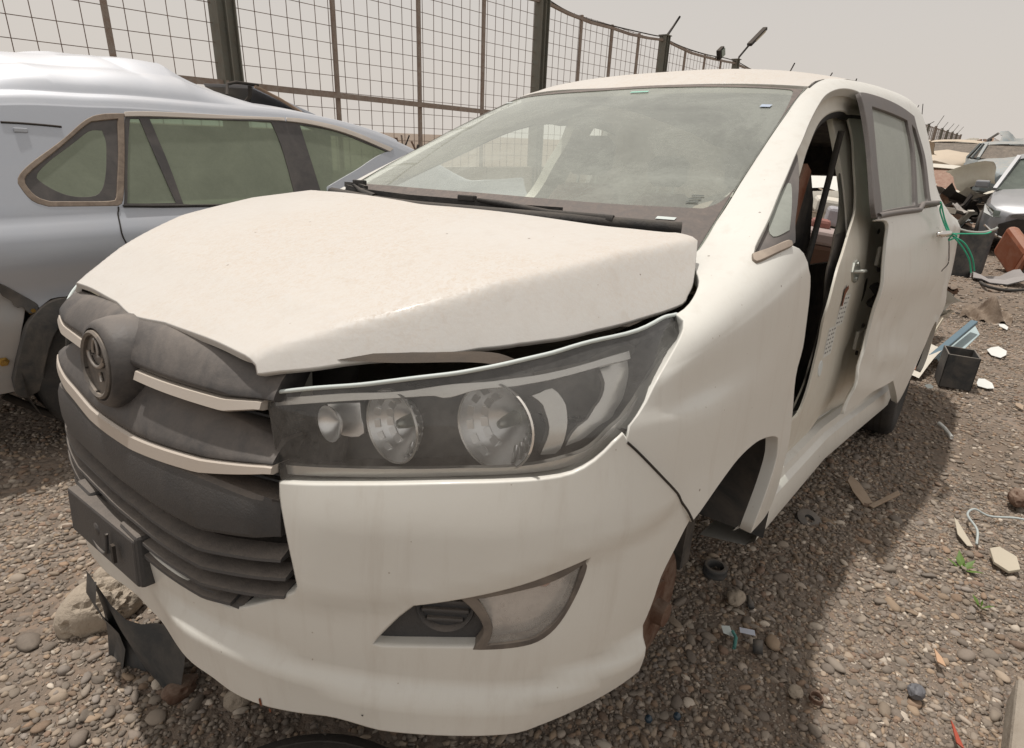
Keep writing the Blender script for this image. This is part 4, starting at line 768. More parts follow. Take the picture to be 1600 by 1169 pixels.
c, n = skp(SKi8, 36.95, 5.95); MB().add([c + Vector((-.03, -.004, .03)), c + Vector((.015, -.004, .045)), c + Vector((.035, -.004, .03)), c + Vector((0, -.004, .015)), c + Vector((-.01, -.004, -.03)), c + Vector((-.03, -.004, -.03))], [(0, 1, 2, 3, 4, 5)]).build('rust_patch', M('rust', (.16, .05, .02), .9), car)
# --- rear door
RD = empty('rear_door'); RD.parent = car
rdf = D['rd_front'][0]; rdb = D['rd_bot'][0]
def rd_off(s, t):
    X = np.interp(s, [SC + 7 + i for i in range(len(XS))], XS)
    d = .010 * np.exp(-((t - 6.3) / .5) ** 2) + .004 * np.sin(t * 5 + s * 3) * (1 - sstep(t, 3, 5)) + .012 * np.exp(-((s - 38.2) / .25) ** 2 - ((t - 3.4) / .5) ** 2)
    return d - .015 * np.exp(-((s - 38.7) / .3) ** 2 - ((t - 4.4) / .6) ** 2) - .008 * np.exp(-((s - 37.9) / .2) ** 2 - ((t - 4.9) / .3) ** 2)
SKr = Fn(lambda s, t: SK(s, t) + nrm(SK, s, t) * (rd_off(s, t)[..., None] + .004), SK.s0, SK.s1, SK.t0, SK.t1); SKr.sign = 1
rdp = panel('door_skin', SKr, [rdf, rdb, [rdb[-1], rdr[-1]] if abs(rdb[-1][0] - rdr[-1][0]) > 1e-3 else [rdb[-1], [rdb[-1][0], rdb[-1][1] + .01]], rdr[::-1], [rdr[0], [39.0, 8.39], [38.0, 8.35], rdf[0]]], m_white, RD, .02, .003, .010, grid=.025)
lp = np.array(resample(SKr, crspline(rdf), .025)); a = SKr(lp[:, 0], lp[:, 1]); n_ = nrm(SKr, lp[:, 0], lp[:, 1])
secs = []
for i, (p, q) in enumerate(zip(a, n_)):
    secs.append([p - q * .003 + np.array([-.001, 0, 0]), p - q * .013 + np.array([.001, 0, 0]), p - q * .016 + np.array([.03, 0, 0]), p - q * .020 + np.array([.06, 0, 0])])
loft('door_edge', secs, m_white_in, RD, angle=35)
fr = panel('window_frame', SKo(.008), D['rd_frame'], m_frame2, RD, .02, .003, .016, holes=[D['rd_glass'], D['rd_glass2']])
panel('window_glass', SKo(-.003), D['rd_glass'], m_sideglass, RD, .03, .002, .004)
panel('fixed_glass', SKo(-.003), D['rd_glass2'], m_sideglass, RD, .03, .002, .004)
MB().tube([skp(SKo(.010), s, 8.42 - .02 * (s - 37.2) + (.14 if s > 39 else 0)) [0] for s in ln(37.22, 39.75, 16)], .011, 8).build('window_moulding', m_frame2, RD, True)
hc, hn = skp(SK, 39.62, 7.56); hn = hn if hn.y < 0 else -hn
H = empty('door_handle'); H.parent = RD
MB().lathe([(0, -.02), (.02, -.016), (.032, -.004), (.034, .004)], hc, hn, 20).build('handle_cup', m_white_in, H, True)
MB().tube(crspline([hc + Vector((x, 0, 0)) + hn * y for x, y in ((-.10, .008), (-.085, .030), (-.03, .045), (.04, .045), (.09, .032), (.105, .008))], k=5), [.010] * 3 + [.014] * 20 + [.010] * 3, 10).build('pull_handle', m_chrome, H, True)
def hinge(s, t):
    c, n = skp(SKi8, s, t); n = n if n.y < 0 else -n
    Hh = empty('door_hinge'); Hh.parent = car
    MB().box(c + Vector((-.015, -.01, 0)), (.07, .014, .075)).build('hinge_leaf', m_white_in, Hh, bevel=.004)
    MB().box(c + Vector((.055, -.035, .0)), (.05, .03, .045)).build('hinge_arm', m_white_in, Hh, bevel=.005)
    MB().lathe([(.0, -.04), (.011, -.04), (.011, .04), (0, .04)], c + Vector((.03, -.03, 0)), (0, 0, 1), 12).build('hinge_pin', m_white_in, Hh, True, 40)
    for dz in (-.055, .06): MB().lathe([(0, .008), (.010, .008), (.011, 0)], c + Vector((-.01, -.012, dz)) + n * .002, n, 6).build('hinge_bolt', m_dark, Hh)
hinge(38.22, 7.1); hinge(38.05, 4.15)
for s_, t_, w_, h_ in ((38.1, 6.0, .035, .05), (38.45, 8.0, .03, .012)):
    c, n = skp(SKo(-.10), s_, t_); n = n if n.y < 0 else -n; x = Vector((1, 0, 0)); z = Vector((0, 0, 1)); MB().add([c + n * .003 + x * w_ * math.cos(a) + z * h_ * math.sin(a) for a in [2 * math.pi * k / 12 for k in range(12)]], [tuple(range(12))]).build('pressing_hole', m_dark, car)
MB().tube([skp(SKi8, 38.0, 6.2)[0] + Vector((.02, -.02, 0)), skp(SKi8, 38.0, 5.9)[0] + Vector((.0, -.05, 0)), skp(SKi8, 38.05, 5.4)[0] + Vector((.03, -.02, 0))], .02, 8).build('wiring_boot', m_rubber, car, True)
# --- arch liner, hub, rear wheel
def archliner(x, r, my):
    secs = []
    for k in range(17):
        a = R(-8 + 163 * k / 16); secs.append([(x + r * math.cos(a), my * y, .33 + r * math.sin(a)) for y in (.885, .80, .62)])
    loft('arch_liner', secs, m_clad, car)
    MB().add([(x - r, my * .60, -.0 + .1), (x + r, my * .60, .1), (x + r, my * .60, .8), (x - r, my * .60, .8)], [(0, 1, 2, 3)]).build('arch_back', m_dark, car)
for my in (-1, 1): archliner(.91, .43, my); archliner(3.63, .37, my)
m_rust = M('rusty_iron', (.10, .045, .025), .85, .2, .3, 20, .3, .3, .3, 60)
B = empty('front_hub'); B.parent = car
MB().lathe([(.05, .01), (.15, .01), (.155, .006), (.155, -.02), (.15, -.024), (.05, -.024)], (.90, -.74, .20), (0, -1, 0), 40).build('brake_disc', m_rust, B, True, 40)
for k in range(20): a = R(18 * k); MB().box((.90 + .152 * math.cos(a), -.733, .20 + .152 * math.sin(a)), (.012, .010, .012), rot=Matrix.Rotation(-a, 3, 'Y')).build('vent_gap', m_dark, B)
MB().lathe([(0, .05), (.03, .05), (.032, .02), (.075, .018), (.078, -.01)], (.90, -.745, .20), (0, -1, 0), 24).build('hub', m_rust, B, True, 40)
MB().box((.98, -.70, .26), (.10, .07, .16)).build('caliper', m_rust, B, bevel=.015)
MB().bar((.92, -.70, .30), (.96, -.62, .70), .06).bar((.90, -.68, .18), (1.05, -.35, .22), .05).build('suspension_arm', m_dark, B, bevel=.01)
def wheel(c, ax, parent, r=.335, w_=.205, name='wheel', lean=None):
    W = empty(name); W.parent = parent; W.matrix_basis = Matrix.Translation(Vector(c))
    h = w_ / 2
    MB().lathe([(r * .62, -h * .8), (r * .72, -h), (r * .93, -h * .96), (r, -h * .72), (r, -h * .3), (r, h * .3), (r, h * .72), (r * .93, h * .96), (r * .72, h), (r * .62, h * .8)], (0, 0, 0), ax, 56).build('tyre', m_rubber, W, True, 60)
    for g in (-.45, -.15, .15, .45): MB().lathe([(r + .001, h * g - .004), (r + .001, h * g + .004)], (0, 0, 0), ax, 48).build('tread_groove', m_dark, W)
    MB().lathe([(r * .64, h * .82), (r * .60, h * .6), (r * .56, h * .1), (r * .20, h * .25), (r * .18, h * .45), (0, h * .45)], (0, 0, 0), ax, 40).build('rim', M('steel_rim', (.30, .30, .30), .45, .6, .4, 9, .4) if 'steel_rim' not in bpy.data.materials else bpy.data.materials['steel_rim'], W, True, 40)
    for k in range(5):
        a = R(72 * k); MB().lathe([(0, .004), (.035, .004), (.04, 0)], (.4 * r * math.cos(a), h * .24 * ax[1], .4 * r * math.sin(a)), ax, 12).build('rim_hole', m_dark, W)
    return W
wheel((3.66, -.87, .335), (0, -1, 0), car); wheel((3.63, .80, .335), (0, 1, 0), car); 
# --- underbody, floor, firewall
MB().box((2.5, 0, .30), (3.4, 1.34, .10)).build('floor_pan', m_cloth, car)
MB().box((1.10, 0, .60), (.06, 1.5, .75)).build('bulkhead', m_cloth, car)
MB().box((.75, 0, .26), (.9, 1.0, .06)).build('engine_undertray', m_dark, car)
# dashboard
ds = []
for y in ln(-.74, .74, 18):
    q = 1 - abs(y / .74) ** 3; b = .02 * math.exp(-((y + .36) / .18) ** 2)
    ds.append([(.93, y, 1.03), (1.10, y, 1.055 + .01 * q), (1.34, y, 1.06 + .015 * q + b), (1.46, y, 1.04 + b), (1.52, y, .98), (1.50, y, .85), (1.44, y, .62), (1.2, y, .5)])
loft('dashboard', ds, [m_beige], car, angle=50)
def seat(x, y):
    S = empty('seat'); S.parent = car; S.matrix_basis = Matrix.Translation((x, y, 0))
    def blk(name, secs, mat):
        return loft(name, secs, mat, S, closed=True, caps=True, angle=60)
    sec = lambda cx, cz, hw, th, tilt=.0: [(cx + th * math.sin(a) * (1.) + tilt, hw * math.copysign(abs(math.cos(a)) ** .5, math.cos(a)), cz) for a in [2 * math.pi * k / 16 for k in range(16)]]
    blk('seat_back', [sec(.12 + .30 * (z - .6), z, hw, th) for z, hw, th in ((.62, .20, .05), (.70, .25, .08), (.95, .26, .08), (1.15, .22, .07), (1.25, .16, .05), (1.27, .12, .03))], m_seat)
    blk('headrest', [sec(.32, z, hw, th) for z, hw, th in ((1.31, .08, .03), (1.34, .12, .05), (1.44, .13, .05), (1.48, .09, .03))], m_cloth)
    MB().bar((.31, -.05, 1.24), (.32, -.05, 1.34), .012).bar((.31, .05, 1.24), (.32, .05, 1.34), .012).build('headrest_post', m_steel, S)
    MB().box((-.14, 0, .58), (.50, .48, .14)).build('seat_cushion', m_seat, S, bevel=.04)
seat(1.86, .38); seat(2.80, .42); seat(2.80, -.05)
# near backrest folded forward: the dark slab with a brown edge beside the quarter light
bk = empty('folded_backrest'); bk.parent = car
bp2 = [(1.98, .98), (2.30, .98), (2.34, 1.08), (2.25, 1.26), (2.14, 1.35), (2.03, 1.37), (1.97, 1.30)]
for nm_, y0_, y1_, m_, sc_ in (('backrest_shell', -.62, -.40, m_cloth, 1.0), ('brown_facing', -.628, -.615, m_seat, .0)):
    P_ = bp2 if sc_ else [(1.975, 1.12), (2.02, 1.12), (2.10, 1.345), (2.03, 1.365), (1.975, 1.30)]
    n_ = len(P_); MB().add([(x, y0_, z) for x, z in P_] + [(x, y1_, z) for x, z in P_], [tuple(range(n_)), tuple(range(n_, 2 * n_))[::-1]] + [(i, n_ + i, n_ + (i + 1) % n_, (i + 1) % n_) for i in range(n_)]).build(nm_, m_, bk, bevel=.012 if sc_ else 0)
# seat belt
MB().tube([(2.10, -.70, 1.48), (2.06, -.69, 1.1), (2.02, -.68, .8), (1.98, -.66, .45)], .012, 6).build('seat_belt', m_rubber, car, True)
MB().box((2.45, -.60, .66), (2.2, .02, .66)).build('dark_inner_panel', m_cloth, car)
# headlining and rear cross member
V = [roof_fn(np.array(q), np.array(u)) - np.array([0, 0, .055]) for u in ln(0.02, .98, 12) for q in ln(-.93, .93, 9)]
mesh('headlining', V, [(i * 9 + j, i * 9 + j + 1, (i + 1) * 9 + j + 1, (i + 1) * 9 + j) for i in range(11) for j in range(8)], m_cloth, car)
MB().box((4.50, 0, 1.60), (.10, 1.15, .22)).build('tailgate_header', m_cloth, car)
MB().box((4.55, 0, .55), (.08, 1.5, .30)).build('rear_panel', m_white_in, car, bevel=.01)
# torn metal at the rear corner, splash liner
c0 = Vector((4.45, -.98, .60))
MB().add([c0 + Vector(v) for v in ((-.25, .02, .05), (.05, -.03, .09), (.12, -.03, .0), (.02, -.01, -.08), (-.22, .02, -.06))], [(0, 1, 2, 3, 4)]).build('torn_bracket', m_white_in, car)
MB().tube([c0 + Vector(v) for v in ((-.20, -.02, .11), (.0, -.05, .14), (.18, -.06, .17))], .006, 6).build('bent_rod', m_dark, car, True)
loft('torn_liner', [[c0 + Vector((x, .02 + .02 * math.sin(i * 2.1), z)) for i, z in enumerate(ln(-.10, -.30 + .12 * abs(x), 5))] for x in ln(-.32, .10, 7)], M('muddy_liner', (.16, .12, .085), .9, 0, .5, 20, .4, .2, .5, 60), car)
# --- green twine round the handle
tp = lambda pts: crspline([hc + Vector(p) for p in pts], k=5)
an = skp(SK, 39.35, 8.45)[0] + hn * .05 - hc
RO = empty('twine', 'bright green twine knotted round the rear door handle', 'twine', mw=CARM)
for k, pts in enumerate((((.0, -.05, 0), tuple(an * .4 + Vector((.03, -.02, 0))), tuple(an * .8), tuple(an)), ((.02, -.05, .01), tuple(an * .5 + Vector((.06, -.02, 0))), tuple(an * .9 + Vector((.02, 0, .01))), tuple(an + Vector((-.05, 0, .01)))), ((.03, -.06, 0), (.06, -.10, -.04), (.12, -.14, -.10), (.15, -.16, -.16)), ((.03, -.06, 0), (.07, -.11, -.03), (.11, -.15, -.09), (.17, -.17, -.15)), ((.02, -.06, .01), (.08, -.12, .015), (.16, -.17, .02), (.2, -.19, .03)), ((.0, -.055, .012), (.03, -.075, 0), (.0, -.05, -.02), (.03, -.06, .012)))):
    MB().tube(tp(pts), .0035, 6).build('strand', m_rope, RO, True)
MB().tube(tp(((0, -.05, -.01), (.02, -.06, -.06), (.04, -.07, -.12), (-.02, -.06, -.15), (-.07, -.06, -.155))), .0022, 6).build('dark_cord', m_dark, RO, True)
# --- chips and scrapes on the bumper corner
for (s, t, w_, h_, mm) in ((23.9, .62, .004, .012, 'rust'), (24.0, .52, .003, .006, 'rust'), (24.55, .52, .003, .008, 'dark'), (24.6, .46, .003, .004, 'dark'), (24.63, .40, .0035, .004, 'dark'), (25.1, .95, .002, .002, 'dark')):
    c, n = skp(SKb, s, t); n = n if n.x < 0 else -n; x = n.cross(Vector((0, 0, 1))).normalized(); z = x.cross(n)
    pts = [c + n * .0012 + x * w_ * math.cos(a) * rnd.uniform(.6, 1.2) + z * h_ * math.sin(a) * rnd.uniform(.7, 1.1) for a in [2 * math.pi * k / 9 for k in range(9)]]
    MB().add(pts, [tuple(range(9))]).build('paint_chip', bpy.data.materials['rust'] if mm == 'rust' else m_dark, car)
# dark shut lines
for mf in (0, 1):
    pp = np.array([[2 * SC - p[0], p[1]] if mf else p for p in crspline(edge)])
    P_ = SK(pp[:, 0], pp[:, 1]) + nrm(SK, pp[:, 0], pp[:, 1]) * (np.maximum(side_off(pp[:, 0], pp[:, 1]), bump_off(pp[:, 0], pp[:, 1])) + .0006)[:, None]
    MB().tube([Vector(p) for p in P_], .0024, 6).build('bumper_shut_line', m_dark, car, True)
    pp = np.array(mirs([D['hl'][0]])[0] if mf else D['hl'][0]); pp = np.array(crspline(pp)); P_ = SKH(pp[:, 0], pp[:, 1]) + nrm(SKH, pp[:, 0], pp[:, 1]) * -.001
    MB().tube([Vector(p) for p in P_], .0035, 6).build('lens_edge', m_pale, car, True)
# ================================================================== silver estate beside it (world frame, faces away from the camera)
SU = empty('silver_suv', 'silver estate car with crumpled rear roof and dusty green windows, no tail lamp', 'car', loc=(1.4, 3.1, 0))
SUL = Vector((1.4, 3.1, 0))
sux = [-.35, -.15, .1, .35, .6, .85, 1.1, 1.5, 1.9, 2.3, 2.6, 2.9, 3.2, 3.6, 4.0]
def su_col(x):
    rear = float(np.interp(x, [-.35, -.15, .1, .35, .6], [.34, .16, .06, .015, 0]))
    y0 = 2.13 + rear
    zr = float(np.interp(x, [-.35, .1, .6, 1.1, 1.9, 2.3, 2.6, 2.9, 3.3, 4.0], [1.47, 1.60, 1.655, 1.665, 1.645, 1.60, 1.535, 1.43, 1.24, 1.05]))
    rows = [(.30, .06), (.50, .0), (.66, -.03), (.80, -.02), (.93, -.055), (1.04, -.045), (1.12, .0), (1.16, .015)]
    r = [(z, y0 + d) for z, d in rows]
    zt_ = max(zr - .085, 1.19); up = min(1, (zt_ - 1.16) / .40)
    for f in (.35, .7, 1.0): r.append((1.16 + (zt_ - 1.16) * f, y0 + .015 + .155 * up * f))
    r.append((zt_ + .025, r[-1][1] + .012)); r.append((zr - .02, r[-1][1] + .03)); r.append((zr, r[-1][1] + .05))
    r.append((zr + .012, y0 + .45)); r.append((zr + .02, 2.9)); r.append((zr + .03, 3.15))
    return [(x, y, z) for z, y in r]
SUG = Grid(np.array([su_col(x) for x in sux])); SUG.sign = 1
_n = nrm(SUG, np.array(5.), np.array(5.)); SUG.sign = -1 if _n[1] > 0 else 1
def SUo(d):
    o = Fn(lambda s, t: SUG(s, t) + nrm(SUG, s, t) * SUG.sign * d, SUG.s0, SUG.s1, SUG.t0, SUG.t1); o.sign = SUG.sign; return o
def loc(o):                                   # world coordinates -> children of the car's empty
    o.matrix_basis = Matrix.Translation(-SUL); return o
def crumple(s, t):
    P = SUG(s, t).copy(); x, y, z = P[..., 0], P[..., 1], P[..., 2]
    m = sstep(t, 12.4, 14.2)
    b = .155 * np.clip((1.78 - x - .25 * (y - 2.5)) / .42, 0, 1) * m * (.15 + .85 * sstep(x, -.2, 1.0))
    tri = lambda v: np.abs(v - np.floor(v + .5)) * 2
    b = b + .030 * (.5 - tri((y - 2.42) * 4.2 + x * .18)) * m * (1 - sstep(x, 1.35, 1.7)) + .03 * (.5 - tri(x * 1.1 + y * .9)) * m * (1 - sstep(x, 1.1, 1.5)) + .010 * np.sin(x * 9 + y * 4) * m
    P[..., 2] += b; return P
SUC = Fn(crumple, SUG.s0, SUG.s1, SUG.t0, SUG.t1); SUC.sign = SUG.sign
su_body = D['su_body']
loc(panel('body_shell', SUo(0), su_body, m_silver, SU, .03, .003, .02, holes=[D['su_q'], D['su_doorglass']], grid=.04))
loc(panel('roof_panel', SUC, [[[0, 12.05], [4, 12.05], [8, 12.05], [10.4, 12.05]], [[10.4, 12.05], [10.4, 16]], [[10.4, 16], [8.35, 16], [8.35, 15.0]], [[8.35, 15.0], [8.25, 14.2], [7.0, 13.7], [6.55, 14.2], [6.5, 16]], [[6.5, 16], [0, 16]], [[0, 16], [0, 12.05]]], m_silver, SU, .02, .002, .02, grid=.022))
loc(panel('quarter_window_trim', SUo(.002), D['su_q'], M('dusty_tan_seal', (.17, .13, .10), .7, 0, .4, 20, .4), SU, .02, .004, .02, holes=[D['su_q2']]))
qg = loc(panel('quarter_glass', SUo(-.006), D['su_q2'], m_frame, SU, .02, .001, .004, holes=[D['su_q3']]))
loc(panel('quarter_glass_pane', SUo(-.007), D['su_q3'], m_suvglass, SU, .02, .001, .003))
loc(panel('door_window_frame', SUo(-.004), D['su_doorglass'], m_frame, SU, .03, .0, .01, holes=[D['su_g1'], D['su_g2'], D['su_g3']]))
for k, n in (('su_g1', 'vent_glass'), ('su_g2', 'rear_door_glass'), ('su_g3', 'front_door_glass')): loc(panel(n, SUo(-.009), D[k], m_suvglass, SU, .03, .0, .004, grid=.06))
for k in ('su_tr1', 'su_tr2'): loc(panel('window_trim', SUo(.006), D[k], m_satin, SU, .03, .002, .01))
loc(MB().tube([SUo(.004)(np.array(p[0]), np.array(p[1])) for p in D['su_bl'][0]], .007, 6).build('belt_seal', m_rubber, SU, True))
loc(MB().tube([SUo(.002)(np.array(p[0]), np.array(p[1])) for p in crspline(D['su_seam'][0])], .0035, 5).build('door_gap', m_dark, SU, True))
loc(MB().tube([SUo(.001)(np.array(p[0]), np.array(p[1])) for p in crspline(D['su_seam2'][0])], .005, 5).build('hatch_gap', m_dark, SU, True))
c = SUo(.004)(np.array(D['su_h'][0][0][0]), np.array(D['su_h'][0][0][1])); loc(MB().box(c, (.05, .01, .018), rot=Matrix.Rotation(R(2), 3, 'Y')).build('tail_bracket', m_silver, SU, bevel=.003))
loc(panel('arch_cladding', SUo(.022), D['su_clad'], m_clad, SU, .02, .006, .04))
loc(panel('bumper_bracket', SUo(.008), D['su_brk'], m_clad, SU, .02, .003, .012))
loc(panel('rear_corner_panel', SUo(-.02), D['su_low'], M('silver_inner_skin', (.36, .36, .36), .45, .3, .3, 5, .2), SU, .03, .003, .02))
for p in D['su_bolt'][0]:
    c = SUo(-.01)(np.array(p[0]), np.array(p[1])); loc(MB().lathe([(0, .02), (.010, .02), (.012, .0), (.022, -.002), (.022, -.01)], c, (0, -1, 0), 6).build('bolt', M('brass_bolt', (.35, .22, .06), .4, .8) if 'brass_bolt' not in bpy.data.materials else bpy.data.materials['brass_bolt'], SU))
# sunroof lid lifted out of its opening
def wp(x, y, z): return Vector((x, y, z))
SRz = 1.665
loc(MB().add([wp(1.52, 2.55, SRz - .06), wp(2.25, 2.55, SRz - .10), wp(2.25, 3.2, SRz - .10), wp(1.52, 3.2, SRz - .06)], [(0, 1, 2, 3)]).build('sunroof_well', m_dark, SU))
lid = MB(); a, b = wp(1.86, 2.62, SRz + .11), wp(2.30, 2.62, SRz - .035); a2, b2 = a + wp(0, .62, .02), b + wp(0, .62, 0)
loc(lid.add([a, b, b2, a2, a - wp(-.01, 0, .022), b - wp(-.01, 0, .022), b2 - wp(-.01, 0, .022), a2 - wp(-.01, 0, .022)], [(0, 1, 2, 3), (7, 6, 5, 4), (0, 4, 5, 1), (1, 5, 6, 2), (2, 6, 7, 3), (3, 7, 4, 0)]).build('sunroof_lid', m_silver, SU, bevel=.005))
loc(MB().tube([wp(1.68, 2.58, SRz + .04), wp(1.70, 2.6, SRz + .10), wp(1.76, 2.61, SRz + .115), wp(1.90, 2.61, SRz + .11)], .010, 6).build('sunroof_frame', m_dark, SU, True))
loc(MB().tube([wp(1.86, 2.58, SRz + .10), wp(2.02, 2.58, SRz + .04), wp(2.16, 2.57, SRz - .03)], .010, 6).build('sunroof_rail', M('tan_rail', (.22, .15, .10), .7), SU, True))
loc(MB().tube(crspline([wp(1.84, 2.60, SRz + .10), wp(1.83, 2.60, SRz + .04), wp(1.79, 2.6, SRz - .0), wp(1.74, 2.6, SRz - .03)], k=4), .012, 6).build('sunroof_arm', m_dark, SU, True))
# inside and under
loc(MB().box((1.9, 3.1, .75), (4.0, 1.5, .5)).build('interior_floor', m_cloth, SU))
loc(MB().box((1.2, 3.78, 1.25), (4.0, .03, .55)).build('far_side_panel', m_trim, SU))
loc(MB().lathe([(.20, -.10), (.33, -.11), (.355, -.08), (.355, .08), (.33, .11), (.20, .10)], (.72, 2.26, .35), (0, -1, 0), 48).build('rear_tyre', m_rubber, SU, True, 60))
loc(MB().lathe([(.0, .03), (.12, .04), (.2, .10), (.205, .06)], (.72, 2.26, .35), (0, -1, 0), 32).build('rear_rim', bpy.data.materials['steel_rim'], SU, True, 50))
secs = []
for k in range(15):
    a_ = R(-25 + 230 * k / 14); secs.append([(.74 + .42 * math.cos(a_), y, .38 + .42 * math.sin(a_)) for y in (2.14, 2.4, 2.6)])
loc(loft('arch_liner', secs, m_dark, SU))
loc(MB().box((1.2, 2.62, .45), (3.2, .05, .5)).build('underbody', m_dark, SU))
for p, q in (((.30, 2.25, .42), (.62, 2.3, .20)), ((.26, 2.3, .30), (.50, 2.25, .12)), ((.35, 2.2, .5), (.48, 2.2, .30))): loc(MB().tube([Vector(p), (Vector(p) + Vector(q)) / 2 + Vector((.03, 0, -.05)), Vector(q)], .018, 6).build('hanging_hose', m_dark, SU, True))
loc(MB().lathe([(.20, -.10), (.33, -.11), (.355, -.08), (.355, .08), (.33, .11), (.20, .10)], (3.45, 2.26, .35), (0, -1, 0), 32).build('front_tyre', m_rubber, SU, True, 60))
# ================================================================== steel mesh fence behind the cars
m_post = M('fence_post_paint', (.17, .175, .15), .7, .1, .45, 9, .1, .2, .2, 40, 0, 0, (.20, .15, .11))
m_bar = M('rusty_fence_bar', (.31, .27, .235), .8, .1, .6, 14, .1, .3, .2, 60, 0, 0, (.20, .105, .06))
m_wire = M('rusty_mesh_wire', (.24, .18, .15), .8, .1, .6, 4, 0, .3, 0, 60, 0, 0, (.09, .04, .025))
m_conc = M('rough_concrete', (.34, .30, .25), .95, 0, .6, 5, .2, .2, .9, 24, 0, 0, (.22, .18, .14))
FN = empty('mesh_fence', 'long rusty steel mesh fence on tall posts behind both cars', 'fence', loc=(10, 7, 0))
def fl(o): o.matrix_basis = Matrix.Translation((-10, -7, 0)); return o
posts = [-2.2, 4.01, 10.49, 15.76, 20.82] + [20.82 + 5.3 * k for k in range(1, 16)]
near_bars = {0: [-.7, .95, 2.69], 1: [5.62, 7.24, 8.79], 2: [11.88, 13.13, 14.4], 3: [17.06, 18.39, 19.6]}
for i, x in enumerate(posts):
    w_ = .24 if x < 16 else .20; z1 = 4.12
    p = MB().box((x, 7, z1 / 2), (.014, .20, z1)).box((x - w_ / 2, 7, z1 / 2), (.016, w_ * .8, z1)).box((x + w_ / 2, 7, z1 / 2), (.016, w_ * .8, z1)).box((x, 6.97, z1 / 2), (w_, .014, z1 - .02))
    if 0 <= i: p.box((x, 7, z1 + .01), (w_ + .05, .24, .02))
    p.build('post', m_post if i % 5 != 4 or i < 5 else m_bar, None); o = bpy.data.objects[-1] if 0 else p
for o in [o for o in COL.objects if o.name.startswith('post') and o.parent is None]: o.parent = FN; fl(o)
rr = random.Random(3)
def fbuild(m, name, mat, kind=None, smooth=False):
    o = m.build(name, mat, FN, smooth); fl(o)
    if kind: o['kind'] = kind
    return o
for i in range(len(posts) - 1):
    a, b = posts[i], posts[i + 1]; bars = near_bars.get(i) or [a + (b - a) * k / 4 for k in (1, 2, 3)]
    if i < 10:
        for x in bars: fbuild(MB().box((x, 7, 2.45), (.055, .05, 3.1)), 'upright_bar', m_bar)
    else:
        m = MB()
        for x in bars: m.box((x, 7, 2.45), (.055, .05, 3.1))
        fbuild(m, 'upright_bars', m_bar, 'stuff')
    m = MB(); n = max(6, int((b - a) / .22)); zb = 0
    if i < 9:
        for k in range(1, n):
            x = a + (b - a) * k / n + rr.uniform(-.01, .01); m.bar((x, 7.03, .9), (x + rr.uniform(-.02, .02), 7.03, 4.0), .0075)
        for k in range(15):
            z = .98 + k * .215; pts = [(a + (b - a) * u, 7.04, z + rr.uniform(-.008, .008)) for u in (0, .25, .5, .75, 1)]
            for p, q in zip(pts[:-1], pts[1:]): m.bar(p, q, .0075)
    else:
        for k in range(1, 12): x = a + (b - a) * k / 12; m.bar((x, 7.03, .9), (x, 7.03, 4.0), .02)
        for k in range(10): m.bar((a, 7.04, .98 + k * .33), (b, 7.04, .98 + k * .33), .016)
    fbuild(m, 'wire_mesh', m_wire, 'stuff')
    # sagging top rail with a coil of loose wire
    sag = [((a + (b - a) * u), 7, 4.02 - .10 * 4 * u * (1 - u) + rr.uniform(-.02, .02)) for u in ln(0, 1, 7)]
    m = MB()
    for p, q in zip(sag[:-1], sag[1:]): m.bar(p, q, .06, .05)
    fbuild(m, 'top_rail', m_bar)
    if i: fbuild(MB().tube(crspline([(p[0] + rr.uniform(-.2, .2), 6.97 + rr.uniform(0, .06), p[2] + rr.uniform(.02, .09)) for p in sag], k=4), .014, 5), 'loose_cable', m_dark, smooth=True)
for i in range(1, 2):
    fbuild(MB().bar((4.05, 6.96, 2.03), (10.4, 6.96, 1.94), .05, .075), 'cross_rail', m_bar)
fbuild(MB().bar((-2.1, 6.96, 2.08), (3.95, 6.96, 2.03), .05, .075), 'cross_rail', m_bar)
bw = MB()
for k in range(40): bw.box((-8 + k * 2.6, 7.05, .5 + rr.uniform(-.03, .03)), (2.58, .2, 1.0))
bwo = bw.build('base_wall', m_conc, None); tag(bwo, 'low block wall along the foot of the mesh fence', 'wall')
# raking arms, flood lamps
def arm(x, dx, dz, lab, y=6.98, z=4.12, r=.028):
    o = MB().tube([(x, y, z - .15), (x, y, z), (x + dx * .5, y - .02, z + dz * .5), (x + dx, y - .03, z + dz)], [r * 1.2, r * 1.2, r, r], 6); fbuild(o, 'raking_arm', m_dark, smooth=True)
for x, dx, dz in ((15.8, .55, .52), (26.12, .5, .5), (31.42, .9, .7), (36.72, .5, .9), (42.02, .6, .6), (47.32, .8, .8), (52.62, .9, .9), (57.92, 1.6, 1.0), (63.22, -1.8, 1.2), (68.5, 2.4, .3), (73.8, 3.2, 1.1), (79.1, 2.8, .7), (84.4, 3.6, .8), (89.7, 4.0, .9), (95.0, 5, .9)): arm(x, dx, dz, '')
FLD = empty('flood_lamp', 'small flood lamp clamped to the top rail just left of the tall lamp pole', 'lamp', 'lamps on the fence', loc=(19.3, 6.93, 4.05))
MB().box((0, 0, .08), (.34, .12, .28), rot=Matrix.Rotation(R(-28), 3, 'Y')).build('lamp_body', m_dark, FLD, bevel=.02)
MB().box((.05, -.07, .09), (.24, .015, .20), rot=Matrix.Rotation(R(-28), 3, 'Y')).build('lamp_glass', M('lamp_glass_green', (.18, .22, .17), .3), FLD)
MB().tube([(-.28, .02, -.08), (-.1, .02, .0), (0, .02, .06)], .02, 6).build('clamp', m_dark, FLD, True)
FL2 = empty('lamp_pole', 'raked pole with long street lamp head rising over the white roof', 'lamp', 'lamps on the fence', loc=(20.82, 6.95, 4.1))
MB().tube([(0, 0, -.1), (.05, 0, .1), (.75, -.02, .55)], .03, 8).build('pole', m_dark, FL2, True)
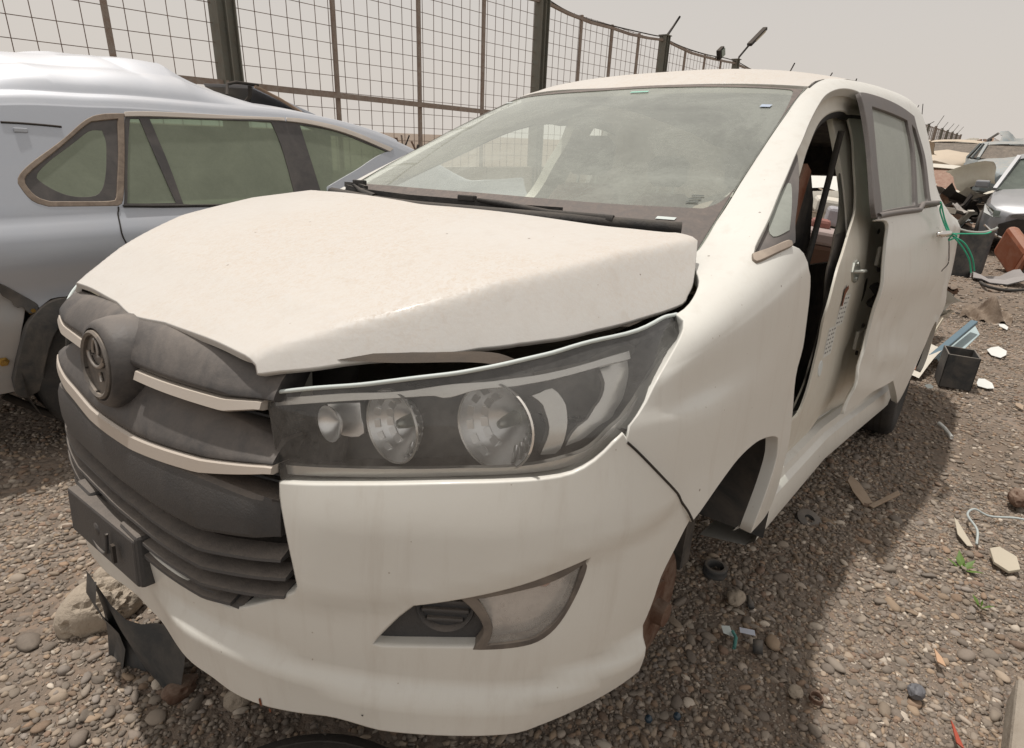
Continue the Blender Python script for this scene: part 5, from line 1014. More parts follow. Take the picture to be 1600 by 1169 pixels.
MB().bar((.70, -.02, .52), (1.85, -.04, 1.15), .16, .10).build('lamp_head', m_dark, FL2, bevel=.02)
MB().bar((1.0, -.10, .66), (1.7, -.12, 1.04), .02, .05).build('lamp_strip_lens', M('lamp_lens_tan', (.36, .30, .2), .4), FL2)
# scrap on the wall top
TG = empty('scrap_tangle', 'tangle of bent metal scrap on the wall between silver car and windscreen', 'scrap', loc=(6.6, 6.9, 1.0))
for k in range(16):
    a = Vector((rr.uniform(-.45, .5), rr.uniform(-.1, .1), rr.uniform(0, .3))); MB().bar(a, a + Vector((rr.uniform(-.3, .3), rr.uniform(-.1, .1), rr.uniform(-.1, .42))), rr.uniform(.015, .06), .02).build('scrap_piece', [m_bar, m_dark, m_rust, m_white_in][k % 4], TG)
# ================================================================== far vehicles
m_farglass = glass('far_glass', (.30, .36, .32), .30, (.30, .34, .30))
def far_car(name, label, loc, rz, paint, roofz=1.62, wreck=False, zs=1.0, nosew=.86, group=None):
    T_ = empty(name, label, 'car', group, loc=loc, rz=rz)
    # profile along length: x, half width, sill z, belt z
    secs = []
    for x, hw, zb, zt__ in ((-2.28, .55, .42, .70), (-2.20, .76, .30, .78), (-1.95, .88, .24, .86), (-1.4, .91, .22, .95), (-.95, .92, .22, 1.02), (0, .92, .22, 1.03), (1.2, .92, .22, 1.05), (1.9, .90, .26, 1.05), (2.2, .84, .34, 1.02), (2.3, .70, .45, .95)):
        h = zt__ * zs
        secs.append([(x, -hw * .55, zb * .9), (x, -hw * .96, zb), (x, -hw, zb + (h - zb) * .4), (x, -hw * .985, zb + (h - zb) * .75), (x, -hw * .93, zb + (h - zb) * .93), (x, -hw * .80, h), (x, -hw * .4, h + .035), (x, 0, h + .045), (x, hw * .4, h + .035), (x, hw * .80, h), (x, hw * .93, zb + (h - zb) * .93), (x, hw * .985, zb + (h - zb) * .75), (x, hw, zb + (h - zb) * .4), (x, hw * .96, zb), (x, hw * .55, zb * .9)])
    if wreck: secs = [[(p[0], p[1] + .04 * math.sin(p[0] * 3 + p[2] * 7), p[2] + .03 * math.sin(p[0] * 5 + p[1] * 6)) for p in s] for s in secs]
    loft('body', secs, paint, T_, closed=True, caps=True, angle=40)
    b = 1.03 * zs; g = m_farglass if not wreck else (m_seat if name == 'wrecked_suv' else m_cloth)
    cab = [[(-1.0, y * .84, b - .02), (-.15, y * .66, roofz - .06), (1.35, y * .66, roofz - .08), (2.15, y * .80, b)] for y in (-1, 1)]
    m = MB(); m.add(cab[0] + cab[1], [(0, 3, 2, 1), (4, 5, 6, 7), (0, 1, 5, 4), (2, 3, 7, 6)]); m.build('side_and_screen_glass', g, T_)
    rs = []
    for x, z, hw in ((-.22, -.075, .64), (-.1, -.035, .66), (.4, .0, .68), (1.0, -.01, .68), (1.35, -.06, .66)):
        rs.append([(x, y * hw, roofz + z + .04 * (1 - y * y) - .03 * (abs(y) > .95)) for y in (-1.03, -.95, -.6, 0, .6, .95, 1.03)])
    loft('roof', rs, paint, T_, angle=60)
    for sy in (-1, 1):
        for (x0, x1, xt0, xt1) in ((-1.02, -.96, -.2, -.14), (.35, .45, .38, .46), (1.5, 1.62, 1.15, 1.3)):
            MB().bar((x0, sy * .85, b - .02), (xt0, sy * .67, roofz - .04), .06).build('window_pillar', paint, T_)
    if not wreck:
        for sy in (-1, 1):
            o = MB().add([(-2.24, sy * .50, .70), (-2.22, sy * .74, .73), (-2.02, sy * .875, .80), (-1.86, sy * .895, .80), (-2.06, sy * .87, .67), (-2.24, sy * .72, .62), (-2.27, sy * .52, .63)], [tuple(range(7)) if sy < 0 else tuple(range(7))[::-1]])
            o.build('headlight', m_farglass, T_)
            mr = MB(); mr.box((-.78, sy * 1.06, b + .05), (.12, .22, .13)).build('door_mirror', paint, T_, bevel=.03)
        MB().add([(-2.31, -.58, .30), (-2.31, .58, .30), (-2.31, .62, .52), (-2.30, .40, .62), (-2.30, -.40, .62), (-2.31, -.62, .52)], [tuple(range(6))[::-1]]).build('front_grille', m_dark, T_)
        MB().tube(crspline([(-2.2, -.80, .48), (-2.31, -.5, .30), (-2.33, 0, .27), (-2.31, .5, .30), (-2.2, .80, .48)]), .02, 6).build('chrome_lip', m_chrome, T_, True)
        MB().add([(-2.305, -.5, .64), (-2.305, .5, .64), (-2.26, .46, .72), (-2.26, -.46, .72)], [(3, 2, 1, 0)]).build('upper_grille', m_dark, T_)
    for x in (-1.4, 1.35):
        for sy in (-1, 1):
            w_ = MB().lathe([(.20, .09), (.31, .10), (.335, .07), (.335, -.07), (.31, -.1), (0, -.1)], (x, sy * .84, .335), (0, sy, 0), 28).build('wheel', m_rubber, T_, True, 50)
            MB().lathe([(0, .06), (.18, .08), (.215, .095)], (x, sy * .84, .335), (0, sy, 0), 20).build('rim', bpy.data.materials['steel_rim'], w_, True)
            MB().lathe([(.36, 0), (.40, .01), (.40, -.1), (0, -.1)], (x, sy * .90, .345), (0, sy, 0), 24, R(180) if 0 else 0, 2 * math.pi).build('wheel_well', m_dark, T_, True)
    return T_
far_car('parked_car', 'silver grey car facing the camera at the right edge beside brown seats', (15.05, -1.62, 0), 0, m_grey_paint, 1.62)
far_car('wrecked_suv', 'white wrecked car without glass in front of the scrap heap', (18.6, .72, -.22), R(3), m_white_in, 1.52, True)
m_pan = [m_white_in, M('panel_beige', (.50, .42, .32), .5, 0, .4, 6, .3), M('panel_grey', (.22, .22, .22), .5, .1, .4, 6, .3), m_dark, M('panel_brown', (.22, .10, .05), .7, 0, .4, 6, .3), m_silver, M('panel_blue_grey', (.20, .26, .29), .5, .1, .4, 8, .3), m_rust, M('panel_orange', (.42, .20, .04), .6, 0, .4, 8, .3)]
def bent_sheet(c, sz, mat, name='body_panel', parent=None, seed=0, n=5, flat=.0, kind=None):
    q = random.Random(seed); rot = Matrix.Rotation(q.uniform(0, 6.3), 3, 'Z') @ Matrix.Rotation(q.uniform(-.9, .9) * (1 - flat), 3, 'X') @ Matrix.Rotation(q.uniform(-.9, .9) * (1 - flat), 3, 'Y')
    ph = q.uniform(0, 6); V = []
    for th in (0, .012):
        for i in range(n):
            for j in range(n):
                u, v = i / (n - 1) - .5, j / (n - 1) - .5; z = sz * (.16 * math.sin(4 * u + ph) + .10 * math.sin(7 * v + ph * 2) + q.uniform(-.03, .03)) if th == 0 else 0
                V.append([u * sz * 1.3 * (1 - .3 * v), v * sz, z + th])
    k = n * n
    for i in range(k): V[k + i][2] = V[i][2] + .012
    F = [(i * n + j, i * n + j + 1, (i + 1) * n + j + 1, (i + 1) * n + j) for i in range(n - 1) for j in range(n - 1)]
    F += [tuple(k + a for a in f[::-1]) for f in F]
    V = [tuple(rot @ Vector(v) + Vector(c)) for v in V]
    if isinstance(parent, MB): parent.add(V, F); return
    return mesh(name, V, F, mat, parent, True)
# scrap heap: big pieces are things, the rest one mass
HP = {}
q = random.Random(11)
for k in range(1100):
    y = q.uniform(-3.0, 6.0); x = 24 + q.uniform(0, 9) - y * .2; top = 1.95 * math.exp(-((y - .3) / 4.0) ** 2) + .12 * math.sin(y * 3.1)
    z = q.uniform(.1, max(.3, top)); mi = q.choice([0, 1, 2, 2, 3, 3, 3, 3, 4, 4, 6, 6, 7]); HP.setdefault(mi, MB())
    if q.random() < .65: bent_sheet((x, y, z), q.uniform(.15, .55), None, parent=HP[mi], seed=k, n=4)
    else: a = Vector((x, y, z)); HP[mi].bar(a, a + Vector((q.uniform(-.6, .6), q.uniform(-.8, .8), q.uniform(-.3, .4))), q.uniform(.03, .12), q.uniform(.03, .1))
hv, hf, hm = [], [], []
for mi, m in HP.items():
    k = len(hv); hv += m.V; hf += [tuple(i + k for i in f) for f in m.F]; hm += [mi] * len(m.F)
ho = mesh('scrap_heap', hv, hf, m_pan, None, False); ho.data.polygons.foreach_set('material_index', hm)
tag(ho, 'long heap of crushed car parts behind the far wrecks', 'scrap heap', kind='stuff')
far_car('crushed_car', 'dark crushed car body on top right of the scrap heap', (27.0, -2.3, .75), R(80), m_dark, 1.25, True)
for k_, (c_, d_, mi_) in enumerate((((12.6, .05, .55), (1.3, .5, .5), 3), ((13.4, -.35, .45), (.8, .4, .6), 2), ((15.0, .25, .8), (.9, .6, .3), 7))):
    pass
LB = ['crumpled orange brown panel lying on the heap left end', 'small beige bent panel standing at the heap left', 'white torn panel leaning beside the wrecked car', 'grey green crushed panel at the heap top', 'rusty brown plate hanging from the white wreck', 'dark grey panel lying over the heap behind the wreck', 'pale door skin propped upright near the parked silver car']
for k, (c, sz, mi) in enumerate((((17.5, 1.2, 1.32), .55, 8), ((22, 1.3, 1.75), .45, 1), ((17.0, -.25, 1.15), .6, 0), ((23, -.6, 1.95), .8, 6), ((16.6, .9, .95), .5, 7), ((22.5, -.5, 1.75), .6, 2), ((16.4, -.35, .8), .5, 0))):
    o = bent_sheet(c, sz, m_pan[mi], 'scrap_sheet', None, 40 + k, 6); tag(o, LB[k], 'scrap sheet')
far_car('wrecked_hatchback', 'blue grey crushed car on the heap just left of the silver car', (20.8, -.75, .50), R(9), m_pan[6], 1.42, True)
far_car('wrecked_saloon', 'beige crushed car high on the heap above the white wreck', (24.5, .9, .62), R(-6), m_pan[1], 1.38, True)
for k, (c, sz, mt) in enumerate((((4.36, -1.01, .72), .13, m_white), ((4.40, -1.01, .63), .11, m_white_in), ((4.42, -1.03, .80), .06, m_rust))):
    bent_sheet(c, sz, mt, 'torn_quarter_skin', CAR, 300 + k, 6)
# wreck seen through the cabin: dented white front end and loads of parts
WR = empty('dented_front_end', 'white dented car front end seen through the open doorway', 'car wreck', loc=(8.6, .95, 0))
def lf(name, secs, mat, ang=50): return loft(name, secs, mat, WR, angle=ang)
lf('bonnet', [[(x, y, 1.16 + .34 * math.exp(-((x - .9) / 1.1) ** 2) * (1 - .35 * y * y) - .12 * (x < -.3) + .035 * math.sin(9 * y + 4 * x)) for y in ln(-1.0, 1.0, 15)] for x in ln(-.6, 1.3, 12)], m_white)
lf('front_bumper', [[(-.62 - .10 * (1 - y * y) + .04 * math.sin(z * 12), y, z - .10 * y) for z in ln(1.06, .74, 6)] for y in ln(-1.0, 1.0, 12)], m_white_in)
MB().box((-.80, -.15, .90), (.05, .34, .09), rot=Matrix.Rotation(R(8), 3, 'X')).build('grille_trim', m_chrome, WR, bevel=.02)
MB().tube([Vector((-.80, -.15 + .08 * math.cos(a), .92 + .05 * math.sin(a))) for a in ln(0, 2 * math.pi, 20)], .012, 6).build('oval_emblem', m_steel, WR, True)
MB().box((.1, 0, .5), (1.2, 1.7, .5)).build('dark_engine_bay', m_dark, WR)
MB().add([(-.70, .30, 1.25), (-.70, .48, 1.20), (-.72, .44, 1.02), (-.72, .34, 1.0), (-.72, .28, 1.10)], [(0, 1, 2, 3, 4)]).build('rust_hole', m_rust, WR)
BX = [('carton', 'pale carton among parts behind the open rear of the carrier'), ('grey_case', 'grey machine case lying behind the open rear'), ('red_print_bag', 'crumpled red and white bag behind the open rear'), ('mauve_cushion', 'dusty mauve cushion behind the open rear'), ('brown_crate', 'dark brown wire crate under the dusty cushion')]
for (nm, lb), c, sz, mm in zip(BX, ((6.4, .12, 1.03), (6.0, .06, .98), (5.72, .13, .93), (5.62, .06, .84), (5.6, .05, .40)), ((.45, .5, .14), (.26, .20, .16), (.16, .16, .09), (.42, .44, .12), (.40, .42, .76)), (m_white_in, M('case_grey', (.35, .34, .36), .5), M('bag_red', (.26, .11, .09), .7), M('cushion_mauve', (.34, .27, .25), .8), M('crate_brown', (.10, .05, .03), .8))):
    o = MB().box((0, 0, 0), sz, rot=Matrix.Rotation(R(17), 3, 'Z') @ Matrix.Rotation(R(6), 3, 'X')).build(nm, mm, None, bevel=.03); o.location = c; tag(o, lb, nm.split('_')[-1])
pm = {}
for k in range(260):
    x = q.uniform(12.6, 17.5); y = -.75 + (x - 12.6) * .09 + q.uniform(0, 2.6); z = q.uniform(.05, .75) * (1 if y < .6 else 1.3); mi = q.choice([3, 3, 3, 2, 7, 0, 4, 6]); pm.setdefault(mi, MB())
    if q.random() < .5: bent_sheet((x, y, z), q.uniform(.15, .5), None, parent=pm[mi], seed=900 + k, n=4)
    else: a = Vector((x, y, z)); pm[mi].bar(a, a + Vector((q.uniform(-.4, .4), q.uniform(-.4, .4), q.uniform(-.2, .3))), q.uniform(.03, .16), q.uniform(.03, .1))
hv, hf, hm = [], [], []
for mi, m in pm.items():
    k = len(hv); hv += m.V; hf += [tuple(i + k for i in f) for f in m.F]; hm += [mi] * len(m.F)
po = mesh('parts_pile', hv, hf, m_pan, None, False); po.data.polygons.foreach_set('material_index', hm); tag(po, 'dark pile of loose car parts between the white wreck and the silver car', 'parts pile', kind='stuff')
# brown seats, dark shell
def loose_seat(loc_, rz, tilt, label):
    S = empty('loose_seat', label, 'car seat', 'brown seats thrown by the silver car', loc=loc_); S.rotation_euler = (tilt[0], tilt[1], rz)
    MB().box((0, 0, .12), (.50, .50, .18)).build('cushion', M('seat_tan_brown', (.24, .065, .025), .6, 0, .2, 7, .3) if 'seat_tan_brown' not in bpy.data.materials else bpy.data.materials['seat_tan_brown'], S, bevel=.06)
    MB().box((.22, 0, .48), (.16, .48, .62), rot=Matrix.Rotation(R(14), 3, 'Y')).build('backrest', bpy.data.materials['seat_tan_brown'], S, bevel=.06)
    MB().box((0, 0, -.02), (.44, .42, .08)).build('seat_rail', m_dark, S)
loose_seat((11.3, -1.62, .08), R(200), (0, R(-20), 0), 'brown seat tipped back, upper one by the silver car')
loose_seat((10.6, -1.66, .06), R(110), (R(60), 0, 0), 'brown seat lying on its side, lower one near the frame edge')
BS = empty('black_bumper_shell', 'curved black bumper shell standing on the gravel before the silver car', 'bumper', loc=(10.3, -.62, 0))
loft('shell', [[(.30 * math.cos(a) - .05, .42 * math.sin(a), z + .03 * math.sin(3 * a)) for a in ln(R(100), R(275), 14)] for z in (.02, .2, .45, .58, .62)], m_clad, BS)
MB().tube(crspline([(.30 * math.cos(a) - .05, .42 * math.sin(a), .63 + .03 * math.sin(3 * a)) for a in ln(R(100), R(275), 8)]), .018, 6).build('shell_lip', m_steel, BS, True)
MB().tube(crspline([(9.8, -1.02, .02), (9.2, -1.15, .05), (9.3, -1.35, .02), (9.6, -1.6, .03)]), .02, 6).build('black_hose', m_rubber, None, True); tag(bpy.data.objects['black_hose'], 'black hose lying on gravel before the brown seats', 'hose')
o = bent_sheet((9.9, -1.25, .08), .5, M('grey_cloth', (.30, .28, .27), .9), 'grey_rag', None, 77, 9, .8); tag(o, 'crumpled grey rag on the ground below the brown seats', 'rag')
# ================================================================== ground: sheet, gravel, litter
def ground_mat():
    m, N, L, b = nodes('gravel_soil'); tc = N.new('ShaderNodeTexCoord').outputs['Object']
    n1 = noise(N, L, .9, 6, .6, tc, .4); n2 = noise(N, L, 14, 6, .7, tc)
    vo = N.new('ShaderNodeTexVoronoi'); vo.inputs['Scale'].default_value = 38; vo.inputs['Randomness'].default_value = 1; L.new(tc, vo.inputs['Vector'])
    hs = N.new('ShaderNodeSeparateColor'); L.new(vo.outputs['Color'], hs.inputs[0])
    st = N.new('ShaderNodeValToRGB'); L.new(hs.outputs[0], st.inputs[0]); cr = st.color_ramp; cr.elements[0].color = (.13, .108, .09, 1); cr.elements[1].color = (.33, .285, .24, 1); e = cr.elements.new(.5); e.color = (.25, .215, .185, 1); e = cr.elements.new(.75); e.color = (.36, .25, .18, 1)
    soil = mixc(N, L, n2, (.14, .108, .083, 1), (.23, .18, .14, 1))
    c = mixc(N, L, ramp(N, L, n1, .35, .65), soil, st.outputs[0]); c = mixc(N, L, .45, c, mixc(N, L, n1, (.15, .12, .095, 1), (.26, .212, .17, 1)))
    L.new(c, b.inputs['Base Color']); b.inputs['Roughness'].default_value = .95; b.inputs['Specular IOR Level'].default_value = .2
    bp = N.new('ShaderNodeBump'); bp.inputs['Strength'].default_value = .9; bp.inputs['Distance'].default_value = .02
    inv = math_(N, L, 'SUBTRACT', 1., vo.outputs['Distance']); h = math_(N, L, 'ADD', math_(N, L, 'MULTIPLY', inv, .6), n2); L.new(h, bp.inputs['Height']); L.new(bp.outputs[0], b.inputs['Normal'])
    return m
m_ground = ground_mat()
def gz(x, y): return .018 * np.sin(x * 1.7 + 1) * np.sin(y * 2.3) + .010 * np.sin(x * 5.1 + y * 3.3) + .006 * np.sin(x * 11 - y * 9)
xs = np.concatenate([[-400, -60, -10, -4], np.arange(-1.6, 14, .08), np.arange(14.5, 30, .8), [40, 60, 100, 200, 500, 1500]]); ys = np.concatenate([[-1200, -200, -40, -10, -4], np.arange(-3, 2.6, .08), [3, 4, 6, 9, 15, 40, 200, 1200]])
X_, Y_ = np.meshgrid(xs, ys, indexing='ij'); fade = sstep(X_, -4, -1.6) * (1 - sstep(X_, 12, 16)) * sstep(Y_, -4, -3) * (1 - sstep(Y_, 2.5, 3)); Z_ = gz(X_, Y_) * fade
V = np.stack([X_, Y_, Z_], -1).reshape(-1, 3); ny = len(ys); F = [(i * ny + j, (i + 1) * ny + j, (i + 1) * ny + j + 1, i * ny + j + 1) for i in range(len(xs) - 1) for j in range(ny - 1)]
go = mesh('ground', V, F, m_ground, None, True); go['kind'] = 'structure'
# gravel: one mass of separate stones, colour per stone
ico = bmesh.new(); bmesh.ops.create_icosphere(ico, subdivisions=1, radius=1); IV = np.array([v.co[:] for v in ico.verts]); IF = np.array([[v.index for v in f.verts] for f in ico.faces]); ico.free()
ico = bmesh.new(); bmesh.ops.create_icosphere(ico, subdivisions=2, radius=1); IV2 = np.array([v.co[:] for v in ico.verts]); IF2 = np.array([[v.index for v in f.verts] for f in ico.faces]); ico.free()
def rotm(n):
    q = rng.normal(size=(n, 4)); q /= np.linalg.norm(q, axis=1, keepdims=True); a, b, c, d = q.T
    return np.stack([np.stack([a*a+b*b-c*c-d*d, 2*(b*c-a*d), 2*(b*d+a*c)], -1), np.stack([2*(b*c+a*d), a*a-b*b+c*c-d*d, 2*(c*d-a*b)], -1), np.stack([2*(b*d-a*c), 2*(c*d+a*b), a*a-b*b-c*c+d*d], -1)], 1)
def rz_m(n):
    a = rng.uniform(0, 6.283, n); t = rng.normal(0, .25, n); c, s = np.cos(a), np.sin(a); R1 = np.zeros((n, 3, 3)); R1[:, 0, 0] = c; R1[:, 0, 1] = -s; R1[:, 1, 0] = s; R1[:, 1, 1] = c; R1[:, 2, 2] = 1
    R2 = np.zeros((n, 3, 3)); R2[:, 0, 0] = 1; R2[:, 1, 1] = np.cos(t); R2[:, 1, 2] = -np.sin(t); R2[:, 2, 1] = np.sin(t); R2[:, 2, 2] = np.cos(t); return R1 @ R2
PAL = np.array([[.36, .32, .28], [.27, .245, .22], [.44, .37, .30], [.20, .18, .165], [.34, .235, .165], [.50, .45, .40], [.25, .22, .20], [.38, .29, .21], [.30, .28, .27], [.72, .67, .60], [.24, .16, .12]])
PW = np.array([.16, .15, .13, .13, .09, .08, .12, .09, .07, .05, .06]); PW = PW / PW.sum()
gv, gf, gc = [], [], []; base = 0
def stones(pos, size, IVx, IFx, rough=.22):
    rough = .20 if len(IVx) < 20 else .03
    global base
    n = len(pos); k = len(IVx); ax = np.stack([size * rng.uniform(.8, 1.35, n), size * rng.uniform(.55, 1.0, n), size * rng.uniform(.30, .62, n)], -1)
    V = IVx[None] * (1 + rng.normal(0, rough, (n, k, 1)))
    pn = rng.normal(size=(n, 7, 3)); pn /= np.linalg.norm(pn, axis=2, keepdims=True); dt = np.einsum('nki,npi->nkp', V, pn); dd = rng.uniform(.55, .85, (n, 1, 7))
    V = V * np.min(np.where(dt > dd, dd / np.maximum(dt, 1e-3), 1), axis=2)[..., None] * 1.15; V = V * ax[:, None, :]; V = np.einsum('nij,nkj->nki', rz_m(n), V) + pos[:, None, :]
    gv.append(V.reshape(-1, 3)); gf.append((IFx[None] + (np.arange(n) * k)[:, None, None] + base).reshape(-1, 3)); base += n * k
    c = PAL[rng.choice(len(PAL), n, p=PW)] * rng.uniform(.50, 1.08, (n, 1)) * [.90, .85, .79]; gc.append(np.repeat(c, k, 0))
def field(n, x0, x1, y0, y1, s0, s1, IVx, IFx, clump=0, sink=.15):
    x = rng.uniform(x0, x1, n); y = rng.uniform(y0, y1, n)
    if clump:
        d = .5 + .5 * np.sin(x * 2.1 + np.sin(y * 3.1) * 1.3) * np.sin(y * 2.7 + 1.2); k = rng.uniform(0, 1, n) < (1 - clump + clump * d); x, y = x[k], y[k]
    s = s0 + (s1 - s0) * rng.uniform(0, 1, len(x)) ** 2.2
    stones(np.stack([x, y, gz(x, y) + s * sink], -1), s, IVx, IFx)
field(26000, .6, 3.4, -1.95, -.35, .004, .014, IV, IF, .25)
field(15000, -.9, 1.0, .0, 1.9, .004, .014, IV, IF, .2)
field(9000, -.6, 8, -4.2, -1.9, .008, .02, IV, IF, .3)
field(9000, -1.2, 2.2, 1.3, 3.0, .008, .02, IV, IF, .3)
field(6000, -.4, 1.3, -.9, .5, .005, .015, IV, IF, .3)
field(20000, 3.2, 8.0, -2.2, -.3, .006, .018, IV, IF, .4)
field(9000, 7, 16, -2.6, 1.5, .012, .03, IV, IF, .4)
field(3000, .6, 3.2, -1.95, -.3, .009, .019, IV2, IF2, .3)
field(1500, -.7, 1.0, .1, 1.6, .009, .02, IV2, IF2, .2)
field(160, .8, 3.5, -1.95, -.4, .018, .028, IV2, IF2, 0, .2)
field(70, -.5, .9, .2, 1.3, .018, .034, IV2, IF2, 0, .2)
field(20000, .7, 3.0, -1.9, -.4, .003, .006, IV, IF, .2)
GV = np.concatenate(gv); GF = np.concatenate(gf); GC = np.concatenate(gc)
me = bpy.data.meshes.new('gravel'); me.vertices.add(len(GV)); me.vertices.foreach_set('co', GV.astype(np.float32).ravel()); me.loops.add(GF.size); me.loops.foreach_set('vertex_index', GF.astype(np.int32).ravel()); me.polygons.add(len(GF)); me.polygons.foreach_set('loop_start', np.arange(0, GF.size, 3, dtype=np.int32)); me.update(calc_edges=True)
at = me.color_attributes.new('stone_colour', 'FLOAT_COLOR', 'POINT'); at.data.foreach_set('color', np.concatenate([GC, np.ones((len(GC), 1))], 1).astype(np.float32).ravel())
m, N, L, b = nodes('gravel_stone'); a = N.new('ShaderNodeVertexColor'); a.layer_name = 'stone_colour'; tcn = N.new('ShaderNodeTexCoord').outputs['Object']
L.new(mixc(N, L, math_(N, L, 'MULTIPLY', noise(N, L, 130, 4, .7, tcn), .55), a.outputs[0], (.32, .265, .21, 1)), b.inputs['Base Color']); b.inputs['Roughness'].default_value = .85; b.inputs['Specular IOR Level'].default_value = .3
me.materials.append(m); o = bpy.data.objects.new('gravel', me); link(o); tag(o, 'loose brown and grey gravel covering the yard', 'gravel', kind='stuff')
m_stone = m
# --- single larger things on the ground
def rock(name, label, c, sz, mat, seed, sub=3, amp=.3, squash=(1, .8, .7), cat='stone', group=None):
    bm = bmesh.new(); bmesh.ops.create_icosphere(bm, subdivisions=sub, radius=1); q = random.Random(seed); o3 = Vector((q.uniform(0, 50), q.uniform(0, 50), q.uniform(0, 50)))
    from mathutils import noise as nz
    for v in bm.verts:
        d = v.co.normalized(); h = 1 + amp * nz.noise(d * 1.3 + o3) * 1.6 + amp * .5 * nz.noise(d * 4 + o3) + amp * .25 * nz.noise(d * 11 + o3); h = min(h, .98 + .25 * nz.noise(d * .8 + o3 * 2)) if q.random() < 2 else h
        v.co = Vector((d.x * h * squash[0], d.y * h * squash[1], d.z * h * squash[2])) * sz
    me = bpy.data.meshes.new(name); bm.to_mesh(me); bm.free(); me.materials.append(mat); o = bpy.data.objects.new(name, me); o.location = c; link(o); return tag(o, label, cat, group)
m_rock = M('rough_concrete_lump', (.40, .34, .27), .95, 0, .4, 12, .1, .2, 1.0, 30, 0, 0, (.30, .24, .18))
rock('concrete_lump', 'rough pale lump of concrete beside the black plastic sheet at the left', (.12, .78, .05), .125, m_rock, 5, 5, .30, (1.0, .85, .85), 'concrete')
for k, (c, sz, lb) in enumerate((((.22, .98, .03), .055, 'grey stone behind the concrete lump at the far left'), ((.16, .30, .03), .05, 'brown stone just right of the black plastic sheet'), ((.26, .15, .03), .045, 'rounded brown stone under the bumper centre'), ((1.36, -1.06, .02), .026, 'pale round pebble right of the shadow edge'), ((1.60, -1.34, .025), .030, 'dark smooth stone near the concrete kerb'), ((1.62, -.78, .03), .04, 'large dark stone near the torn blue wrapper'), ((3.2, -1.56, .04), .06, 'dark lump at the right frame edge'))):
    rock('stone', lb, c, sz, [m_rock, m_rust, m_rock, m_rock, M('stone_slate', (.13, .13, .14), .6)][k % 5] if k != 5 else m_rock, 20 + k, 3, .25)
# black torn plastic undertray hanging under the bumper
PL = empty('torn_plastic_sheet', 'torn black plastic undershield standing on the gravel by the concrete lump', 'plastic sheet', loc=(.13, .42, 0))
sh = []
for i, u in enumerate(ln(0, 1, 9)):
    sh.append([(-.06 + .10 * u + .02 * math.sin(3 * w_ + 5 * u), .16 - .30 * u, .01 + w_ * (.34 - .16 * u + .03 * math.sin(9 * u))) for w_ in ln(0, 1, 8)])
loft('main_sheet', sh, m_clad, PL, angle=60)
loft('torn_flap', [[(-.05 + .02 * math.sin(w_ * 6), .15 - .08 * u, .02 + w_ * .33 + .02 * math.sin(u * 9)) for w_ in ln(0, 1, 6)] for u in ln(0, 1, 4)], m_clad, PL)
loft('lower_flap', [[(-.02 + .10 * u - .04 * w_, .13 - .22 * u, .14 - .13 * w_ + .02 * math.sin(8 * u)) for w_ in ln(0, 1, 5)] for u in ln(0, 1, 7)], m_clad, PL)
# tyre lying under the nose
TY = empty('flat_tyre', 'old tyre lying flat under the bumper at the bottom edge', 'tyre', loc=(.04, -.46, 0))
MB().lathe([(.19, .03), (.20, .02), (.30, .005), (.335, .03), (.345, .07), (.345, .14), (.335, .185), (.30, .205), (.22, .195), (.195, .18), (.20, .17), (.22, .15), (.30, .14), (.31, .1)], (0, 0, 0), (0, 0, 1), 64).build('casing', m_rubber, TY, True, 60)
for r_ in (.235, .265, .30): MB().lathe([(r_ - .003, .203), (r_, .208), (r_ + .003, .203)], (0, 0, 0), (0, 0, 1), 48).build('sidewall_rib', m_rubber, TY, True)
for k in range(48): a = 2 * math.pi * k / 48; MB().box((.343 * math.cos(a), .343 * math.sin(a), .105), (.010, .012, .12), rot=Matrix.Rotation(a, 3, 'Z')).build('tread_block', m_rubber, TY)
# concrete kerb block and dark edge at the right
kb = MB().box((1.50, -1.60, .05), (.55, .10, .11), rot=Matrix.Rotation(R(-2), 3, 'Z')).build('kerb_block', m_conc, None, bevel=.012); tag(kb, 'pale concrete kerb block at the bottom right corner', 'kerb')
def ring(name, lb, c, R_, h, mat, group=None, r2=.62):
    o = MB().lathe([(R_ * r2, .002), (R_, .002), (R_, h * .3), (R_ * .93, h * .45), (R_ * .97, h * .6), (R_ * .97, h * .9), (R_ * .9, h), (R_ * r2 * 1.1, h), (R_ * r2, h * .8), (R_ * r2, .002)], (0, 0, 0), (0, 0, 1), 32).build(name, mat, None, True, 50); o.location = c; return tag(o, lb, 'rubber ring', group)
ring('rubber_ring', 'black rubber ring lying below the front wheel arch', (G['ring1'][0], G['ring1'][1], .012), .045, .038, m_clad, 'rubber rings in the shade')
o = ring('rubber_ring', 'flat grey rubber cup lying between wheel arch and sill', (G['ring2'][0], G['ring2'][1], .018), .055, .022, m_clad, 'rubber rings in the shade', .35); o.rotation_euler = (R(18), R(-12), 0)
ring('tin_cup', 'small brown tin ring half buried in sunlit gravel', (G['cup'][0], G['cup'][1], .01), .020, .018, m_rust, None, .75)
def flat(name, lb, pts, th, mat, cat, z=.02, tilt=(0, 0)):
    cx = sum(p[0] for p in pts) / len(pts); cy = sum(p[1] for p in pts) / len(pts); n = len(pts)
    V = [(p[0] - cx, p[1] - cy, tilt[0] * (p[0] - cx) + tilt[1] * (p[1] - cy)) for p in pts]; V += [(v[0], v[1], v[2] + th) for v in V]
    o = MB().add(V, [tuple(range(n))[::-1], tuple(range(n, 2 * n))] + [(i, (i + 1) % n, n + (i + 1) % n, n + i) for i in range(n)]).build(name, mat, None, bevel=min(th * .3, .002)); o.location = (cx, cy, z); return tag(o, lb, cat)
m_card = M('cardboard', (.30, .215, .145), .9, 0, .4, 9, .3, .2); m_chip = M('pale_slab', (.46, .42, .33), .8, 0, .3, 9, .2)
